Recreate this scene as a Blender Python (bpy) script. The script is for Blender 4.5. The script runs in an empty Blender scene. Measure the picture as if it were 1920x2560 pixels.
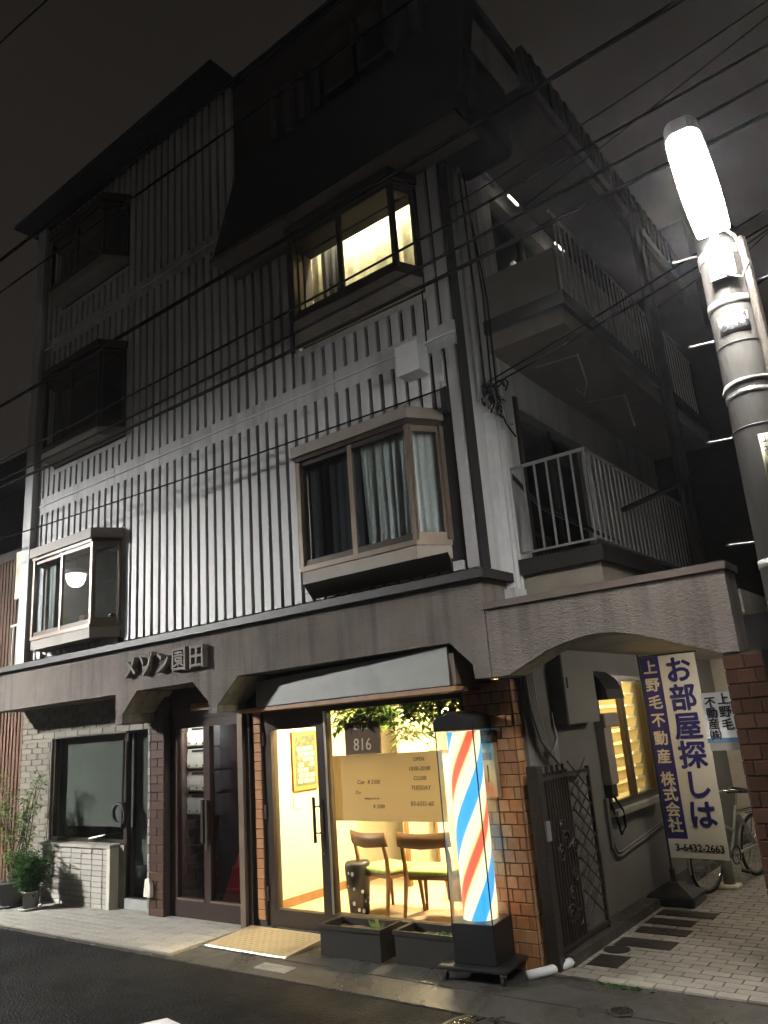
import bpy, math, random
from mathutils import Vector, Matrix
random.seed(7)
S = bpy.context.scene
COL = S.collection
R = math.radians

# ------------------------------------------------------------------ camera
cam = bpy.data.cameras.new('camera')
cam.sensor_fit = 'VERTICAL'; cam.sensor_height = 36.0; cam.sensor_width = 27.0
cam.lens = 36.0 * 1901.8 / 2560.0
cam.clip_start = 0.05; cam.clip_end = 500
co = bpy.data.objects.new('camera', cam); COL.objects.link(co)
rx, up, bk = Vector((.78799, .61121, -.07411)), Vector((.22169, -.16937, .96029)), Vector((.57439, -.77313, -.26896))
M = Matrix((rx, up, bk)).transposed().to_4x4(); M.translation = Vector((0, -6, 1.95))
co.matrix_world = M
S.camera = co

# ------------------------------------------------------------------ night sky: dim city glow on low cloud
w = bpy.data.worlds.new('World'); S.world = w; w.use_nodes = True
nt = w.node_tree; bg = nt.nodes['Background']
tc = nt.nodes.new('ShaderNodeTexCoord'); nz = nt.nodes.new('ShaderNodeTexNoise')
nz.inputs['Scale'].default_value = 1.8; nz.inputs['Detail'].default_value = 4
sx = nt.nodes.new('ShaderNodeSeparateXYZ'); nt.links.new(tc.outputs['Generated'], sx.inputs[0]); nt.links.new(tc.outputs['Generated'], nz.inputs['Vector'])
ad = nt.nodes.new('ShaderNodeMath'); ad.operation = 'MULTIPLY_ADD'; ad.inputs[1].default_value = .35
nt.links.new(nz.outputs['Fac'], ad.inputs[0]); nt.links.new(sx.outputs['Z'], ad.inputs[2])
rp = nt.nodes.new('ShaderNodeValToRGB'); nt.links.new(ad.outputs[0], rp.inputs['Fac'])
rp.color_ramp.elements[0].position = .15; rp.color_ramp.elements[0].color = (.031, .0262, .0225, 1)   # town glow near the horizon
rp.color_ramp.elements[1].position = .95; rp.color_ramp.elements[1].color = (.0125, .0108, .0088, 1)  # darker overhead
nt.links.new(rp.outputs['Color'], bg.inputs['Color']); bg.inputs['Strength'].default_value = 1.0

# ------------------------------------------------------------------ exposure, light levels of the lamps
V = S.view_settings
V.view_transform = 'Standard'; V.look = 'None'; V.exposure = 0; V.gamma = 1; V.use_curve_mapping = False
S.cycles.use_denoising = True; S.cycles.use_light_tree = False; S.cycles.use_adaptive_sampling = True; S.cycles.adaptive_threshold = .025
S.cycles.volume_bounces = 0; S.cycles.max_bounces = 5; S.cycles.diffuse_bounces = 3; S.cycles.glossy_bounces = 2; S.cycles.transparent_max_bounces = 14; S.cycles.sample_clamp_indirect = 4
S.cycles.caustics_reflective = False; S.cycles.caustics_refractive = False
NEAR_LAMP = 540      # street lamp on the concrete pole
FAR_LAMP = 9600      # street lamp further down the street, left of the frame
SHOP = 360            # ceiling lights of the barber shop
HALL = 150            # light in the entrance hall
PASSAGE = 48         # light under the passage ceiling

# ------------------------------------------------------------------ materials
MATS = {}
def mat(name, col, rough=.6, metal=0., var=.12, vscale=6., bump=0., bscale=60., spec=.5, stretch=None, detail=6, col2=None, stain=0., emit=None, rnd=0.):
    if name in MATS: return MATS[name]
    m = bpy.data.materials.new(name); m.use_nodes = True; MATS[name] = m
    n = m.node_tree.nodes; l = m.node_tree.links; b = n['Principled BSDF']
    b.inputs['Roughness'].default_value = rough; b.inputs['Metallic'].default_value = metal
    b.inputs['Specular IOR Level'].default_value = spec
    t = n.new('ShaderNodeTexCoord'); mp = n.new('ShaderNodeMapping'); l.new(t.outputs['Object'], mp.inputs['Vector'])
    if stretch: mp.inputs['Scale'].default_value = stretch
    nz = n.new('ShaderNodeTexNoise'); nz.inputs['Scale'].default_value = vscale; nz.inputs['Detail'].default_value = detail
    l.new(mp.outputs['Vector'], nz.inputs['Vector'])
    r = n.new('ShaderNodeValToRGB'); l.new(nz.outputs['Fac'], r.inputs['Fac'])
    lo = [max(0, c * (1 - var)) for c in col]; hi = [min(1, c * (1 + var)) for c in (col2 or col)]
    r.color_ramp.elements[0].position = .3; r.color_ramp.elements[1].position = .7
    r.color_ramp.elements[0].color = (*lo, 1); r.color_ramp.elements[1].color = (*hi, 1)
    out = r.outputs['Color']
    if stain:
        n2 = n.new('ShaderNodeTexNoise'); n2.inputs['Scale'].default_value = vscale * .35; n2.inputs['Detail'].default_value = 8
        l.new(mp.outputs['Vector'], n2.inputs['Vector'])
        r2 = n.new('ShaderNodeValToRGB'); r2.color_ramp.elements[0].position = .5; r2.color_ramp.elements[1].position = .72
        r2.color_ramp.elements[0].color = (1, 1, 1, 1); r2.color_ramp.elements[1].color = (1 - stain,) * 3 + (1,)
        l.new(n2.outputs['Fac'], r2.inputs['Fac'])
        mx = n.new('ShaderNodeMix'); mx.data_type = 'RGBA'; mx.blend_type = 'MULTIPLY'; mx.inputs['Factor'].default_value = 1
        l.new(out, mx.inputs['A']); l.new(r2.outputs['Color'], mx.inputs['B']); out = mx.outputs['Result']
    if rnd:
        oi = n.new('ShaderNodeObjectInfo'); mr_ = n.new('ShaderNodeMapRange'); mr_.inputs['To Min'].default_value = 1 - rnd; mr_.inputs['To Max'].default_value = 1; l.new(oi.outputs['Random'], mr_.inputs['Value'])
        m3 = n.new('ShaderNodeMix'); m3.data_type = 'RGBA'; m3.blend_type = 'MULTIPLY'; m3.inputs['Factor'].default_value = 1
        l.new(out, m3.inputs['A']); l.new(mr_.outputs[0], m3.inputs['B']); out = m3.outputs['Result']
    l.new(out, b.inputs['Base Color'])
    rr = n.new('ShaderNodeMapRange'); rr.inputs['To Min'].default_value = max(.03, rough - .1); rr.inputs['To Max'].default_value = min(1, rough + .1)
    l.new(nz.outputs['Fac'], rr.inputs['Value']); l.new(rr.outputs['Result'], b.inputs['Roughness'])
    if bump:
        nb = n.new('ShaderNodeTexNoise'); nb.inputs['Scale'].default_value = bscale; nb.inputs['Detail'].default_value = 5
        l.new(mp.outputs['Vector'], nb.inputs['Vector'])
        bp = n.new('ShaderNodeBump'); bp.inputs['Strength'].default_value = bump; bp.inputs['Distance'].default_value = .02
        l.new(nb.outputs['Fac'], bp.inputs['Height']); l.new(bp.outputs['Normal'], b.inputs['Normal'])
    if emit:
        b.inputs['Emission Color'].default_value = (*emit[0], 1); b.inputs['Emission Strength'].default_value = emit[1]
    return m

def glow(name, col, strength):
    if name in MATS: return MATS[name]
    m = bpy.data.materials.new(name); m.use_nodes = True; MATS[name] = m
    n = m.node_tree.nodes; b = n['Principled BSDF']
    b.inputs['Base Color'].default_value = (.8, .8, .8, 1)
    b.inputs['Emission Color'].default_value = (*col, 1); b.inputs['Emission Strength'].default_value = strength
    return m

def glass(name, tint=(.92, .95, .95), refl=1.0, haze=None, ior=1.45):
    if name in MATS: return MATS[name]
    m = bpy.data.materials.new(name); m.use_nodes = True; MATS[name] = m
    n = m.node_tree.nodes; l = m.node_tree.links; n.remove(n['Principled BSDF']); o = n['Material Output']
    tr = n.new('ShaderNodeBsdfTransparent'); tr.inputs['Color'].default_value = (*tint, 1)
    gl = n.new('ShaderNodeBsdfGlossy'); gl.inputs['Roughness'].default_value = .02
    fr = n.new('ShaderNodeLayerWeight'); fr.inputs['Blend'].default_value = .5      # facing: 1 - |cos|, same from both sides
    pw = n.new('ShaderNodeMath'); pw.operation = 'POWER'; pw.inputs[1].default_value = 5; l.new(fr.outputs['Facing'], pw.inputs[0])
    sc_ = n.new('ShaderNodeMath'); sc_.operation = 'MULTIPLY_ADD'; sc_.inputs[1].default_value = .92; sc_.inputs[2].default_value = .035; l.new(pw.outputs[0], sc_.inputs[0])
    mt = n.new('ShaderNodeMath'); mt.operation = 'MULTIPLY'; mt.inputs[1].default_value = refl; l.new(sc_.outputs[0], mt.inputs[0])
    mx = n.new('ShaderNodeMixShader'); l.new(mt.outputs[0], mx.inputs[0]); l.new(tr.outputs[0], mx.inputs[1]); l.new(gl.outputs[0], mx.inputs[2])
    last = mx
    if haze:
        df = n.new('ShaderNodeBsdfDiffuse'); df.inputs['Color'].default_value = (*haze[0], 1)
        tl = n.new('ShaderNodeBsdfTranslucent'); tl.inputs['Color'].default_value = (*haze[0], 1)
        ad = n.new('ShaderNodeMixShader'); ad.inputs[0].default_value = .6; l.new(df.outputs[0], ad.inputs[1]); l.new(tl.outputs[0], ad.inputs[2])
        m2 = n.new('ShaderNodeMixShader'); m2.inputs[0].default_value = haze[1]; l.new(mx.outputs[0], m2.inputs[1]); l.new(ad.outputs[0], m2.inputs[2]); last = m2
    l.new(last.outputs[0], o.inputs['Surface'])
    return m

def sheet(name, col, trans=.6, var=.1, vscale=20):
    """thin cloth, paper, leaf: diffuse plus light coming through"""
    if name in MATS: return MATS[name]
    m = bpy.data.materials.new(name); m.use_nodes = True; MATS[name] = m
    n = m.node_tree.nodes; l = m.node_tree.links; n.remove(n['Principled BSDF']); o = n['Material Output']
    t = n.new('ShaderNodeTexCoord'); nz = n.new('ShaderNodeTexNoise'); nz.inputs['Scale'].default_value = vscale; l.new(t.outputs['Object'], nz.inputs['Vector'])
    r = n.new('ShaderNodeValToRGB'); l.new(nz.outputs['Fac'], r.inputs['Fac'])
    r.color_ramp.elements[0].position = .3; r.color_ramp.elements[1].position = .7
    r.color_ramp.elements[0].color = (*[c * (1 - var) for c in col], 1); r.color_ramp.elements[1].color = (*[min(1, c * (1 + var)) for c in col], 1)
    df = n.new('ShaderNodeBsdfDiffuse'); tl = n.new('ShaderNodeBsdfTranslucent'); l.new(r.outputs[0], df.inputs[0]); l.new(r.outputs[0], tl.inputs[0])
    mx = n.new('ShaderNodeMixShader'); mx.inputs[0].default_value = trans; l.new(df.outputs[0], mx.inputs[1]); l.new(tl.outputs[0], mx.inputs[2])
    l.new(mx.outputs[0], o.inputs['Surface'])
    return m

def stucco_mat(name, col):
    m = mat(name, col, rough=.85, var=.14, vscale=2.2, stain=.22, spec=.3)
    n = m.node_tree.nodes; l = m.node_tree.links; b = n['Principled BSDF']
    t = n.new('ShaderNodeTexCoord'); mp = n.new('ShaderNodeMapping'); mp.inputs['Scale'].default_value = (.55, .55, 1.5); l.new(t.outputs['Object'], mp.inputs[0])
    a = n.new('ShaderNodeTexNoise'); a.inputs['Scale'].default_value = 34; a.inputs['Detail'].default_value = 4; a.inputs['Distortion'].default_value = 1.2; l.new(mp.outputs[0], a.inputs[0])
    c = n.new('ShaderNodeTexNoise'); c.inputs['Scale'].default_value = 130; c.inputs['Detail'].default_value = 3; l.new(mp.outputs[0], c.inputs[0])
    ad = n.new('ShaderNodeMath'); ad.operation = 'MULTIPLY_ADD'; ad.inputs[1].default_value = .35; l.new(c.outputs[0], ad.inputs[0]); l.new(a.outputs[0], ad.inputs[2])
    ms = n.new('ShaderNodeMapping'); ms.inputs['Scale'].default_value = (9, 9, .55); l.new(t.outputs['Object'], ms.inputs[0])
    sn = n.new('ShaderNodeTexNoise'); sn.inputs['Scale'].default_value = 1.1; sn.inputs['Detail'].default_value = 6; l.new(ms.outputs[0], sn.inputs[0])
    sr = n.new('ShaderNodeMapRange'); sr.inputs['From Min'].default_value = .48; sr.inputs['From Max'].default_value = .72; sr.inputs['To Min'].default_value = 1; sr.inputs['To Max'].default_value = .66; l.new(sn.outputs[0], sr.inputs['Value'])
    old = b.inputs['Base Color'].links[0].from_socket; mm = n.new('ShaderNodeMix'); mm.data_type = 'RGBA'; mm.blend_type = 'MULTIPLY'; mm.inputs['Factor'].default_value = 1
    l.new(old, mm.inputs['A']); l.new(sr.outputs[0], mm.inputs['B']); l.new(mm.outputs['Result'], b.inputs['Base Color'])
    bp = n.new('ShaderNodeBump'); bp.inputs['Strength'].default_value = .9; bp.inputs['Distance'].default_value = .025
    l.new(ad.outputs[0], bp.inputs['Height']); l.new(bp.outputs[0], b.inputs['Normal'])
    return m

def m_(k): return MATS[k]
def wet(name, dry, damp, scale):
    m = MATS[name]; n = m.node_tree.nodes; l = m.node_tree.links; b = n['Principled BSDF']
    t = n.new('ShaderNodeTexCoord'); a = n.new('ShaderNodeTexNoise'); a.inputs['Scale'].default_value = scale; a.inputs['Detail'].default_value = 5; a.inputs['Distortion'].default_value = .6; l.new(t.outputs['Object'], a.inputs['Vector'])
    r = n.new('ShaderNodeMapRange'); r.inputs['From Min'].default_value = .42; r.inputs['From Max'].default_value = .62; r.inputs['To Min'].default_value = damp; r.inputs['To Max'].default_value = dry; l.new(a.outputs['Fac'], r.inputs['Value']); l.new(r.outputs[0], b.inputs['Roughness'])

stucco_mat('stucco', (.215, .187, .165)); stucco_mat('stucco_lit', (.46, .43, .31))  # second one is the stucco with yellow lamplight in its colour
mat('panel', (.66, .662, .665), rough=.5, var=.10, vscale=3, stretch=(4, 4, .35), stain=.38, rnd=.18)
mat('panel_white', (.80, .81, .82), rough=.45, var=.05)
mat('groove', (.035, .032, .030), rough=.8)
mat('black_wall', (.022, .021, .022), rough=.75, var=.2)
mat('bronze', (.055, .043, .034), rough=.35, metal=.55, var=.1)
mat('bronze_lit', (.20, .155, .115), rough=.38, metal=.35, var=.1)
mat('ledge', (.028, .025, .022), rough=.5)
mat('tan', (.29, .255, .215), rough=.55, var=.08, stain=.2)
mat('dark_roof', (.018, .018, .019), rough=.8)
mat('maroon', (.034, .018, .013), rough=.35, metal=.2)
mat('brown_wood', (.115, .065, .032), rough=.4)
mat('mortar', (.055, .048, .042), rough=.95, bump=.3)
mat('mortar_pale', (.20, .18, .15), rough=.95, bump=.3)
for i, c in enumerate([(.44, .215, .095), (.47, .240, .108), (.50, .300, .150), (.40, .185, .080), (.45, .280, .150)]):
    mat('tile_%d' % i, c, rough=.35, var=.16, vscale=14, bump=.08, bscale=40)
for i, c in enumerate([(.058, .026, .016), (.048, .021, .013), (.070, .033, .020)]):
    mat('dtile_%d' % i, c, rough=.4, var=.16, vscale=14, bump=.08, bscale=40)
for i, c in enumerate([(.36, .34, .30), (.33, .315, .28), (.39, .37, .33)]):
    mat('wtile_%d' % i, c, rough=.3, var=.08, vscale=8, stain=.25)
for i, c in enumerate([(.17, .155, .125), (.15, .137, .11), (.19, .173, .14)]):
    mat('wtile_shade_%d' % i, c, rough=.4, var=.1, vscale=8, stain=.3)  # white tile with the shade on the wall put into its colour
for i, c in enumerate([(.30, .275, .235), (.26, .24, .205), (.335, .305, .26)]):
    mat('paver_%d' % i, c, rough=.55, var=.12, vscale=9, bump=.12, bscale=50, stain=.3)
mat('asphalt', (.012, .012, .0118), spec=.10, rough=.6, var=.7, vscale=40, bump=1.0, bscale=48, stain=.45, detail=3)
wet('asphalt', .75, .42, 1.3)
mat('gutter', (.058, .055, .048), rough=.6, var=.25, vscale=40, bump=.35, bscale=90, stain=.45)
wet('gutter', .55, .22, 1.6)
mat('concrete', (.062, .058, .052), rough=.8, var=.12, vscale=4, bump=.15, bscale=50, stretch=(1, 1, .35), stain=.25)
mat('steel', (.62, .62, .60), rough=.3, metal=.9, var=.05)
mat('galv', (.50, .50, .48), rough=.45, metal=.6, var=.1)
mat('iron', (.055, .047, .040), rough=.5, metal=.5, var=.3, vscale=60, bump=.3)
mat('wet_iron', (.10, .09, .075), rough=.22, metal=.75, var=.4, vscale=50, bump=.3)
mat('black_plastic', (.016, .016, .017), rough=.35)
mat('rubber', (.014, .014, .015), rough=.7)
mat('white_paint', (.78, .78, .76), rough=.5, var=.04)
mat('cream_paint', (.74, .69, .55), rough=.55, var=.05)
mat('plate_white', (.22, .22, .21), rough=.4, var=.05)
mat('plate_yellow', (.28, .265, .17), rough=.45, var=.08)
mat('ink', (.015, .015, .018), rough=.6)
mat('navy', (.022, .018, .155), rough=.7)
mat('navy_cloth', (.022, .018, .155), rough=.8, var=.1)
mat('cream_cloth', (.84, .81, .72), rough=.85, var=.05, vscale=3)
mat('side_wall', (.165, .16, .148), rough=.7, var=.08, vscale=2, stain=.3)
mat('soffit', (.56, .52, .43), rough=.75, var=.08, stain=.2)
mat('letter_stucco', (.20, .176, .155), rough=.8)
mat('cap_brown', (.11, .085, .07), rough=.6, stain=.3)
mat('mail_dark', (.035, .037, .04), rough=.5)
mat('sign_grey', (.24, .24, .225), rough=.5, var=.06, stain=.25)
mat('bracket_grey', (.13, .13, .125), rough=.5)
mat('bolt', (.16, .155, .145), rough=.55, metal=.2)
mat('siding', (.62, .54, .43), rough=.7, var=.06)
mat('wood', (.30, .155, .060), rough=.42, var=.2, vscale=9, stretch=(1, 1, .25))
mat('wood_dark', (.15, .080, .035), rough=.42, var=.2, vscale=9, stretch=(.3, 1, 1))
mat('green_seat', (.30, .38, .10), rough=.75, var=.12, vscale=30, bump=.1)
mat('shop_wall', (.80, .68, .43), rough=.8, var=.03)
mat('shop_floor', (.62, .48, .32), rough=.4, var=.12, vscale=4, stretch=(.4, 3, 1))
mat('shop_ceiling', (.82, .76, .62), rough=.8, var=.02)
mat('orange_frame', (.50, .21, .065), rough=.4)
mat('art_dark', (.10, .12, .07), rough=.35, var=.4, vscale=25)
mat('art_pale', (.58, .55, .35), rough=.5, var=.2, vscale=20)
mat('sign_brown', (.115, .058, .030), rough=.5)
mat('letter_pale', (.80, .74, .60), rough=.5)
mat('red_paint', (.42, .022, .018), rough=.4)
mat('mailbox', (.66, .68, .60), rough=.4, var=.06)
mat('hall_wall', (.07, .05, .048), rough=.7)
mat('soil', (.050, .036, .024), rough=.95, var=.5, vscale=60, bump=.6)
mat('planter', (.020, .017, .013), rough=.5, var=.15)
mat('clay_pot', (.52, .50, .46), rough=.7, var=.1, stain=.2)
mat('dark_pot', (.13, .13, .13), rough=.6)
mat('louvre', (.095, .050, .030), rough=.5, var=.2, stretch=(6, 6, .6))
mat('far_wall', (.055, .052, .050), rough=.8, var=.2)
mat('trunk', (.09, .065, .045), rough=.9, bump=.4)
mat('chrome', (.75, .75, .74), rough=.15, metal=1, var=.03)
mat('cable', (.008, .008, .009), rough=.85, spec=.15)
mat('cable_grey', (.30, .30, .29), rough=.5)
mat('mat_metal', (.52, .43, .28), rough=.35, metal=.35, var=.1)
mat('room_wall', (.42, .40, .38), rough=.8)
mat('room_ceiling', (.62, .56, .46), rough=.6, var=.06)
mat('beam_wood', (.22, .10, .04), rough=.5)
mat('lime', (.25, .62, .05), rough=.3)
mat('yellow_plastic', (.75, .55, .05), rough=.4)
mat('blue_box', (.12, .22, .34), rough=.4)
sheet('leaf', (.045, .105, .030), .35, .5, 8); sheet('leaf_pale', (.20, .27, .10), .4, .4, 8); sheet('leaf_dark', (.040, .070, .026), .25, .5, 8)
sheet('leaf_indoor', (.115, .165, .045), .35, .5, 9)
sheet('curtain', (.84, .87, .85), .35, .05); sheet('blind', (.145, .148, .126), .3, .05, 3); sheet('lace', (.96, .86, .62), .5, .16, 12); sheet('frost', (.99, .89, .66), .74, .03, 2)
sheet('dark_screen', (.06, .06, .065), .2, .15, 3)
glass('glass'); glass('glass_dark', (.82, .82, .82), 1.0); glass('case', (.94, .97, .93), 1.5, ((.75, .80, .70), .10)); glass('frosted', (.88, .88, .86), 1.0, ((.30, .295, .27), .32))
glass('shop_glass', (.96, .95, .92), 1.0)
glow('lens_near', (1, .97, .92), NEAR_LAMP); glow('lens_far', (1, .99, .96), FAR_LAMP)
glow('shop_light', (1, .82, .48), SHOP); glow('hall_light', (1, .98, .92), HALL); glow('passage_light', (1, .92, .78), PASSAGE)
glow('room_light', (1, .82, .52), 260); glow('dome_light', (1, 1, .97), 14); glow('tube_light', (1, .92, .70), 4); glow('window_light', (1, .80, .42), 70)
glow('far_glow', (.85, .92, 1), 2.2)

# ------------------------------------------------------------------ mesh helpers
class MB:
    def __init__(s): s.v = []; s.f = []
    def quad(s, *p):
        i = len(s.v); s.v += [tuple(q) for q in p]; s.f.append(tuple(range(i, i + len(p)))); return s
    def box(s, x0, x1, y0, y1, z0, z1):
        i = len(s.v)
        s.v += [(x0, y0, z0), (x1, y0, z0), (x1, y1, z0), (x0, y1, z0), (x0, y0, z1), (x1, y0, z1), (x1, y1, z1), (x0, y1, z1)]
        s.f += [tuple(i + k for k in f) for f in ((0, 3, 2, 1), (4, 5, 6, 7), (0, 1, 5, 4), (1, 2, 6, 5), (2, 3, 7, 6), (3, 0, 4, 7))]; return s
    def extrude(s, poly, d):
        """closed polygon of 3D points swept by the vector d"""
        n = len(poly); i = len(s.v); s.v += [tuple(p) for p in poly] + [tuple(Vector(p) + Vector(d)) for p in poly]
        s.f.append(tuple(i + k for k in range(n))); s.f.append(tuple(i + n + k for k in reversed(range(n))))
        for k in range(n): s.f.append((i + k, i + n + k, i + n + (k + 1) % n, i + (k + 1) % n))
        return s
    def tube(s, pts, r, n=8, cap=True):
        pts = [Vector(p) for p in pts]; rings = []
        rr = r if isinstance(r, (list, tuple)) else [r] * len(pts)
        up = None
        for k, p in enumerate(pts):
            t = (pts[min(k + 1, len(pts) - 1)] - pts[max(k - 1, 0)]).normalized()
            if up is None:
                up = Vector((0, 0, 1)) if abs(t.z) < .9 else Vector((1, 0, 0))
            a = t.cross(up).normalized(); b = a.cross(t).normalized(); up = b
            i = len(s.v)
            for q in range(n):
                an = 2 * math.pi * q / n; s.v.append(tuple(p + (a * math.cos(an) + b * math.sin(an)) * rr[k]))
            rings.append(i)
        for k in range(len(rings) - 1):
            for q in range(n):
                s.f.append((rings[k] + q, rings[k] + (q + 1) % n, rings[k + 1] + (q + 1) % n, rings[k + 1] + q))
        if cap:
            s.f.append(tuple(rings[0] + q for q in reversed(range(n)))); s.f.append(tuple(rings[-1] + q for q in range(n)))
        return s
    def lathe(s, prof, c=(0, 0, 0), n=20):
        i = len(s.v); m = len(prof)
        for q in range(n):
            an = 2 * math.pi * q / n
            for (r, z) in prof: s.v.append((c[0] + r * math.cos(an), c[1] + r * math.sin(an), c[2] + z))
        for q in range(n):
            for k in range(m - 1):
                a = i + q * m + k; b = i + ((q + 1) % n) * m + k; s.f.append((a, b, b + 1, a + 1))
        return s
    def torus(s, c, ax, Rr, r, n=28, k=8, arc=1.0):
        ax = Vector(ax).normalized(); u = ax.orthogonal().normalized(); v = ax.cross(u)
        pts = [Vector(c) + (u * math.cos(2 * math.pi * arc * q / n) + v * math.sin(2 * math.pi * arc * q / n)) * Rr for q in range(n + 1)]
        return s.tube(pts, r, k, cap=False)
    def mesh(s, name, m, smooth=False):
        me = bpy.data.meshes.new(name); me.from_pydata(s.v, [], s.f); me.update()
        me.materials.append(m_(m) if isinstance(m, str) else m)
        if smooth:
            for p in me.polygons: p.use_smooth = True
        return me
    def build(s, name, m, parent=None, smooth=False, bevel=0):
        o = bpy.data.objects.new(name, s.mesh(name, m, smooth)); COL.objects.link(o); o.parent = parent
        if bevel:
            b = o.modifiers.new('bevel', 'BEVEL'); b.width = bevel; b.segments = 2; b.limit_method = 'ANGLE'
        return o

def tag(o, label, cat, group=None, kind=None):
    o['label'] = label; o['category'] = cat
    if group: o['group'] = group
    if kind: o['kind'] = kind
    return o
def empty(name, loc=(0, 0, 0), rz=0):
    o = bpy.data.objects.new(name, None); COL.objects.link(o); o.location = loc; o.rotation_euler.z = rz; o.empty_display_size = .1
    return o
def bx(name, m, parent, *b, bevel=0): return MB().box(*b).build(name, m, parent, bevel=bevel)
def copy_tree(o, parent=None):
    c = o.copy(); COL.objects.link(c); c.parent = parent
    for ch in o.children: copy_tree(ch, c)
    return c
def structure(o): o['kind'] = 'structure'; return o

def walls(mb, x0, x1, y0, y1, z0, z1, holes):
    """a wall slab in the xz plane with rectangular openings (xa, xb, za, zb)"""
    xs = sorted({x0, x1, *[min(max(h[i], x0), x1) for h in holes for i in (0, 1)]})
    for a, b in zip(xs, xs[1:]):
        if b - a < 1e-6: continue
        hz = sorted((h[2], h[3]) for h in holes if h[0] <= a + 1e-6 and h[1] >= b - 1e-6)
        z = z0
        for (p, q) in hz:
            if p > z + 1e-6: mb.box(a, b, y0, y1, z, p)
            z = max(z, q)
        if z < z1 - 1e-6: mb.box(a, b, y0, y1, z, z1)
    return mb

def text(name, s, size, m, parent, loc, rot=(R(90), 0, 0), depth=.002, bold=0., align='CENTER', sx=1., shear=0.):
    c = bpy.data.curves.new(name, 'FONT'); c.body = s; c.size = size; c.extrude = depth; c.align_x = align; c.align_y = 'CENTER'; c.shear = shear
    c.resolution_u = 3
    t = bpy.data.objects.new('tmp', c); COL.objects.link(t)
    me = bpy.data.meshes.new_from_object(t.evaluated_get(bpy.context.evaluated_depsgraph_get()))
    bpy.data.objects.remove(t); bpy.data.curves.remove(c)
    if bold:
        V0 = [tuple(v.co) for v in me.vertices]; F0 = [tuple(p.vertices) for p in me.polygons]; vs, fs = [], []
        for q, (dx, dy) in enumerate(((0, 0), (bold, 0), (-bold, 0), (0, bold), (0, -bold), (bold * .7, bold * .7), (-bold * .7, -bold * .7))):
            k0 = len(vs); vs += [(a + dx, b_ + dy, c_ + q * .00004) for a, b_, c_ in V0]; fs += [tuple(i + k0 for i in f) for f in F0]
        bpy.data.meshes.remove(me); me = bpy.data.meshes.new(name); me.from_pydata(vs, [], fs); me.update()
    me.materials.clear(); me.materials.append(m_(m)); me.name = name
    o = bpy.data.objects.new(name, me); COL.objects.link(o); o.parent = parent; o.location = loc; o.rotation_euler = rot; o.scale.x = sx
    return o

BOXMESH = {}
def tiles(parent, name, mats, ox, oy, oz, ux, w, h, cw, ch, d, gap=.008, bond=True, nrm=None, jit=.0015):
    """a field of single tiles; ux = direction along the course, courses rise in z, tiles sit proud by d along nrm"""
    ux = Vector(ux); nrm = Vector(nrm); n = 0
    rows = int(round(h / ch))
    for r in range(rows):
        off = (cw / 2 if (bond and r % 2) else 0)
        x = -off
        while x < w - 1e-4:
            a, b = max(0, x), min(w, x + cw)
            if b - a > .02:
                L = round(b - a - gap, 4); key = (name, L, ch, d, random.choice(mats))
                if key not in BOXMESH:
                    mb = MB(); H = ch - gap
                    bv = min(.004, d * .5)
                    mb.v = [(0, 0, 0), (L, 0, 0), (L, 0, H), (0, 0, H), (0, -(d - bv), 0), (L, -(d - bv), 0), (L, -(d - bv), H), (0, -(d - bv), H),
                            (bv, -d, bv), (L - bv, -d, bv), (L - bv, -d, H - bv), (bv, -d, H - bv)]
                    mb.f = [(0, 1, 5, 4), (1, 2, 6, 5), (2, 3, 7, 6), (3, 0, 4, 7), (4, 5, 9, 8), (5, 6, 10, 9), (6, 7, 11, 10), (7, 4, 8, 11), (8, 9, 10, 11)]
                    BOXMESH[key] = mb.mesh(name, key[4])
                o = bpy.data.objects.new(name, BOXMESH[key]); COL.objects.link(o); o.parent = parent
                p = Vector((ox, oy, oz)) + ux * (a + gap / 2) + Vector((0, 0, r * ch + gap / 2)) + nrm * random.uniform(-jit, jit)
                o.location = p
                o.rotation_euler.z = math.atan2(ux.y, ux.x)
                n += 1
            x += cw
    return n

# ------------------------------------------------------------------ ground
g = structure(MB().quad((-60, -40, -.03), (60, -40, -.03), (60, 60, -.03), (-60, 60, -.03)).build('ground', 'asphalt'))
road = structure(MB().quad((-40, -9, -.024), (25, -9, -.024), (25, -.95, -.024), (-40, -.95, -.024)).build('road', 'asphalt'))
gut = structure(MB().extrude([(-30, -.98, -.03), (-30, -.98, -.014), (-30, -.62, -.002), (-30, -.62, -.03)], (45, 0, 0)).build('gutter', 'gutter'))
apron = structure(MB().box(-6.7, 6, -.62, .05, -.03, .006).build('concrete_apron', 'gutter'))
pv = structure(MB().box(-14, -6.66, -.93, .12, -.03, .004).build('pavement', 'mortar_pale'))
# long pale paving tiles in front of the entrance, one by one
PT = {}
for r in range(9):
    y0 = -.93 + r * .116
    x = -12.6 + (.3 if r % 2 else 0)
    while x < -6.72:
        x1 = min(x + .6, -6.68)
        k = (round(x1 - x, 3), random.randrange(3))
        if k not in PT: PT[k] = MB().box(0, k[0] - .012, 0, .104, 0, .014).mesh('paving_tile', 'wtile_%d' % k[1])
        o = bpy.data.objects.new('paving_tile', PT[k]); COL.objects.link(o); o.parent = pv; o.location = (x, y0, .004 + random.uniform(-.001, .001))
        x += .6
line = structure(MB().quad((-5.55, -2.35, -.0195), (-3.6, -2.65, -.0195), (-3.6, -2.25, -.0195), (-5.35, -1.98, -.0195)).build('road_marking', 'white_paint'))

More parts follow.
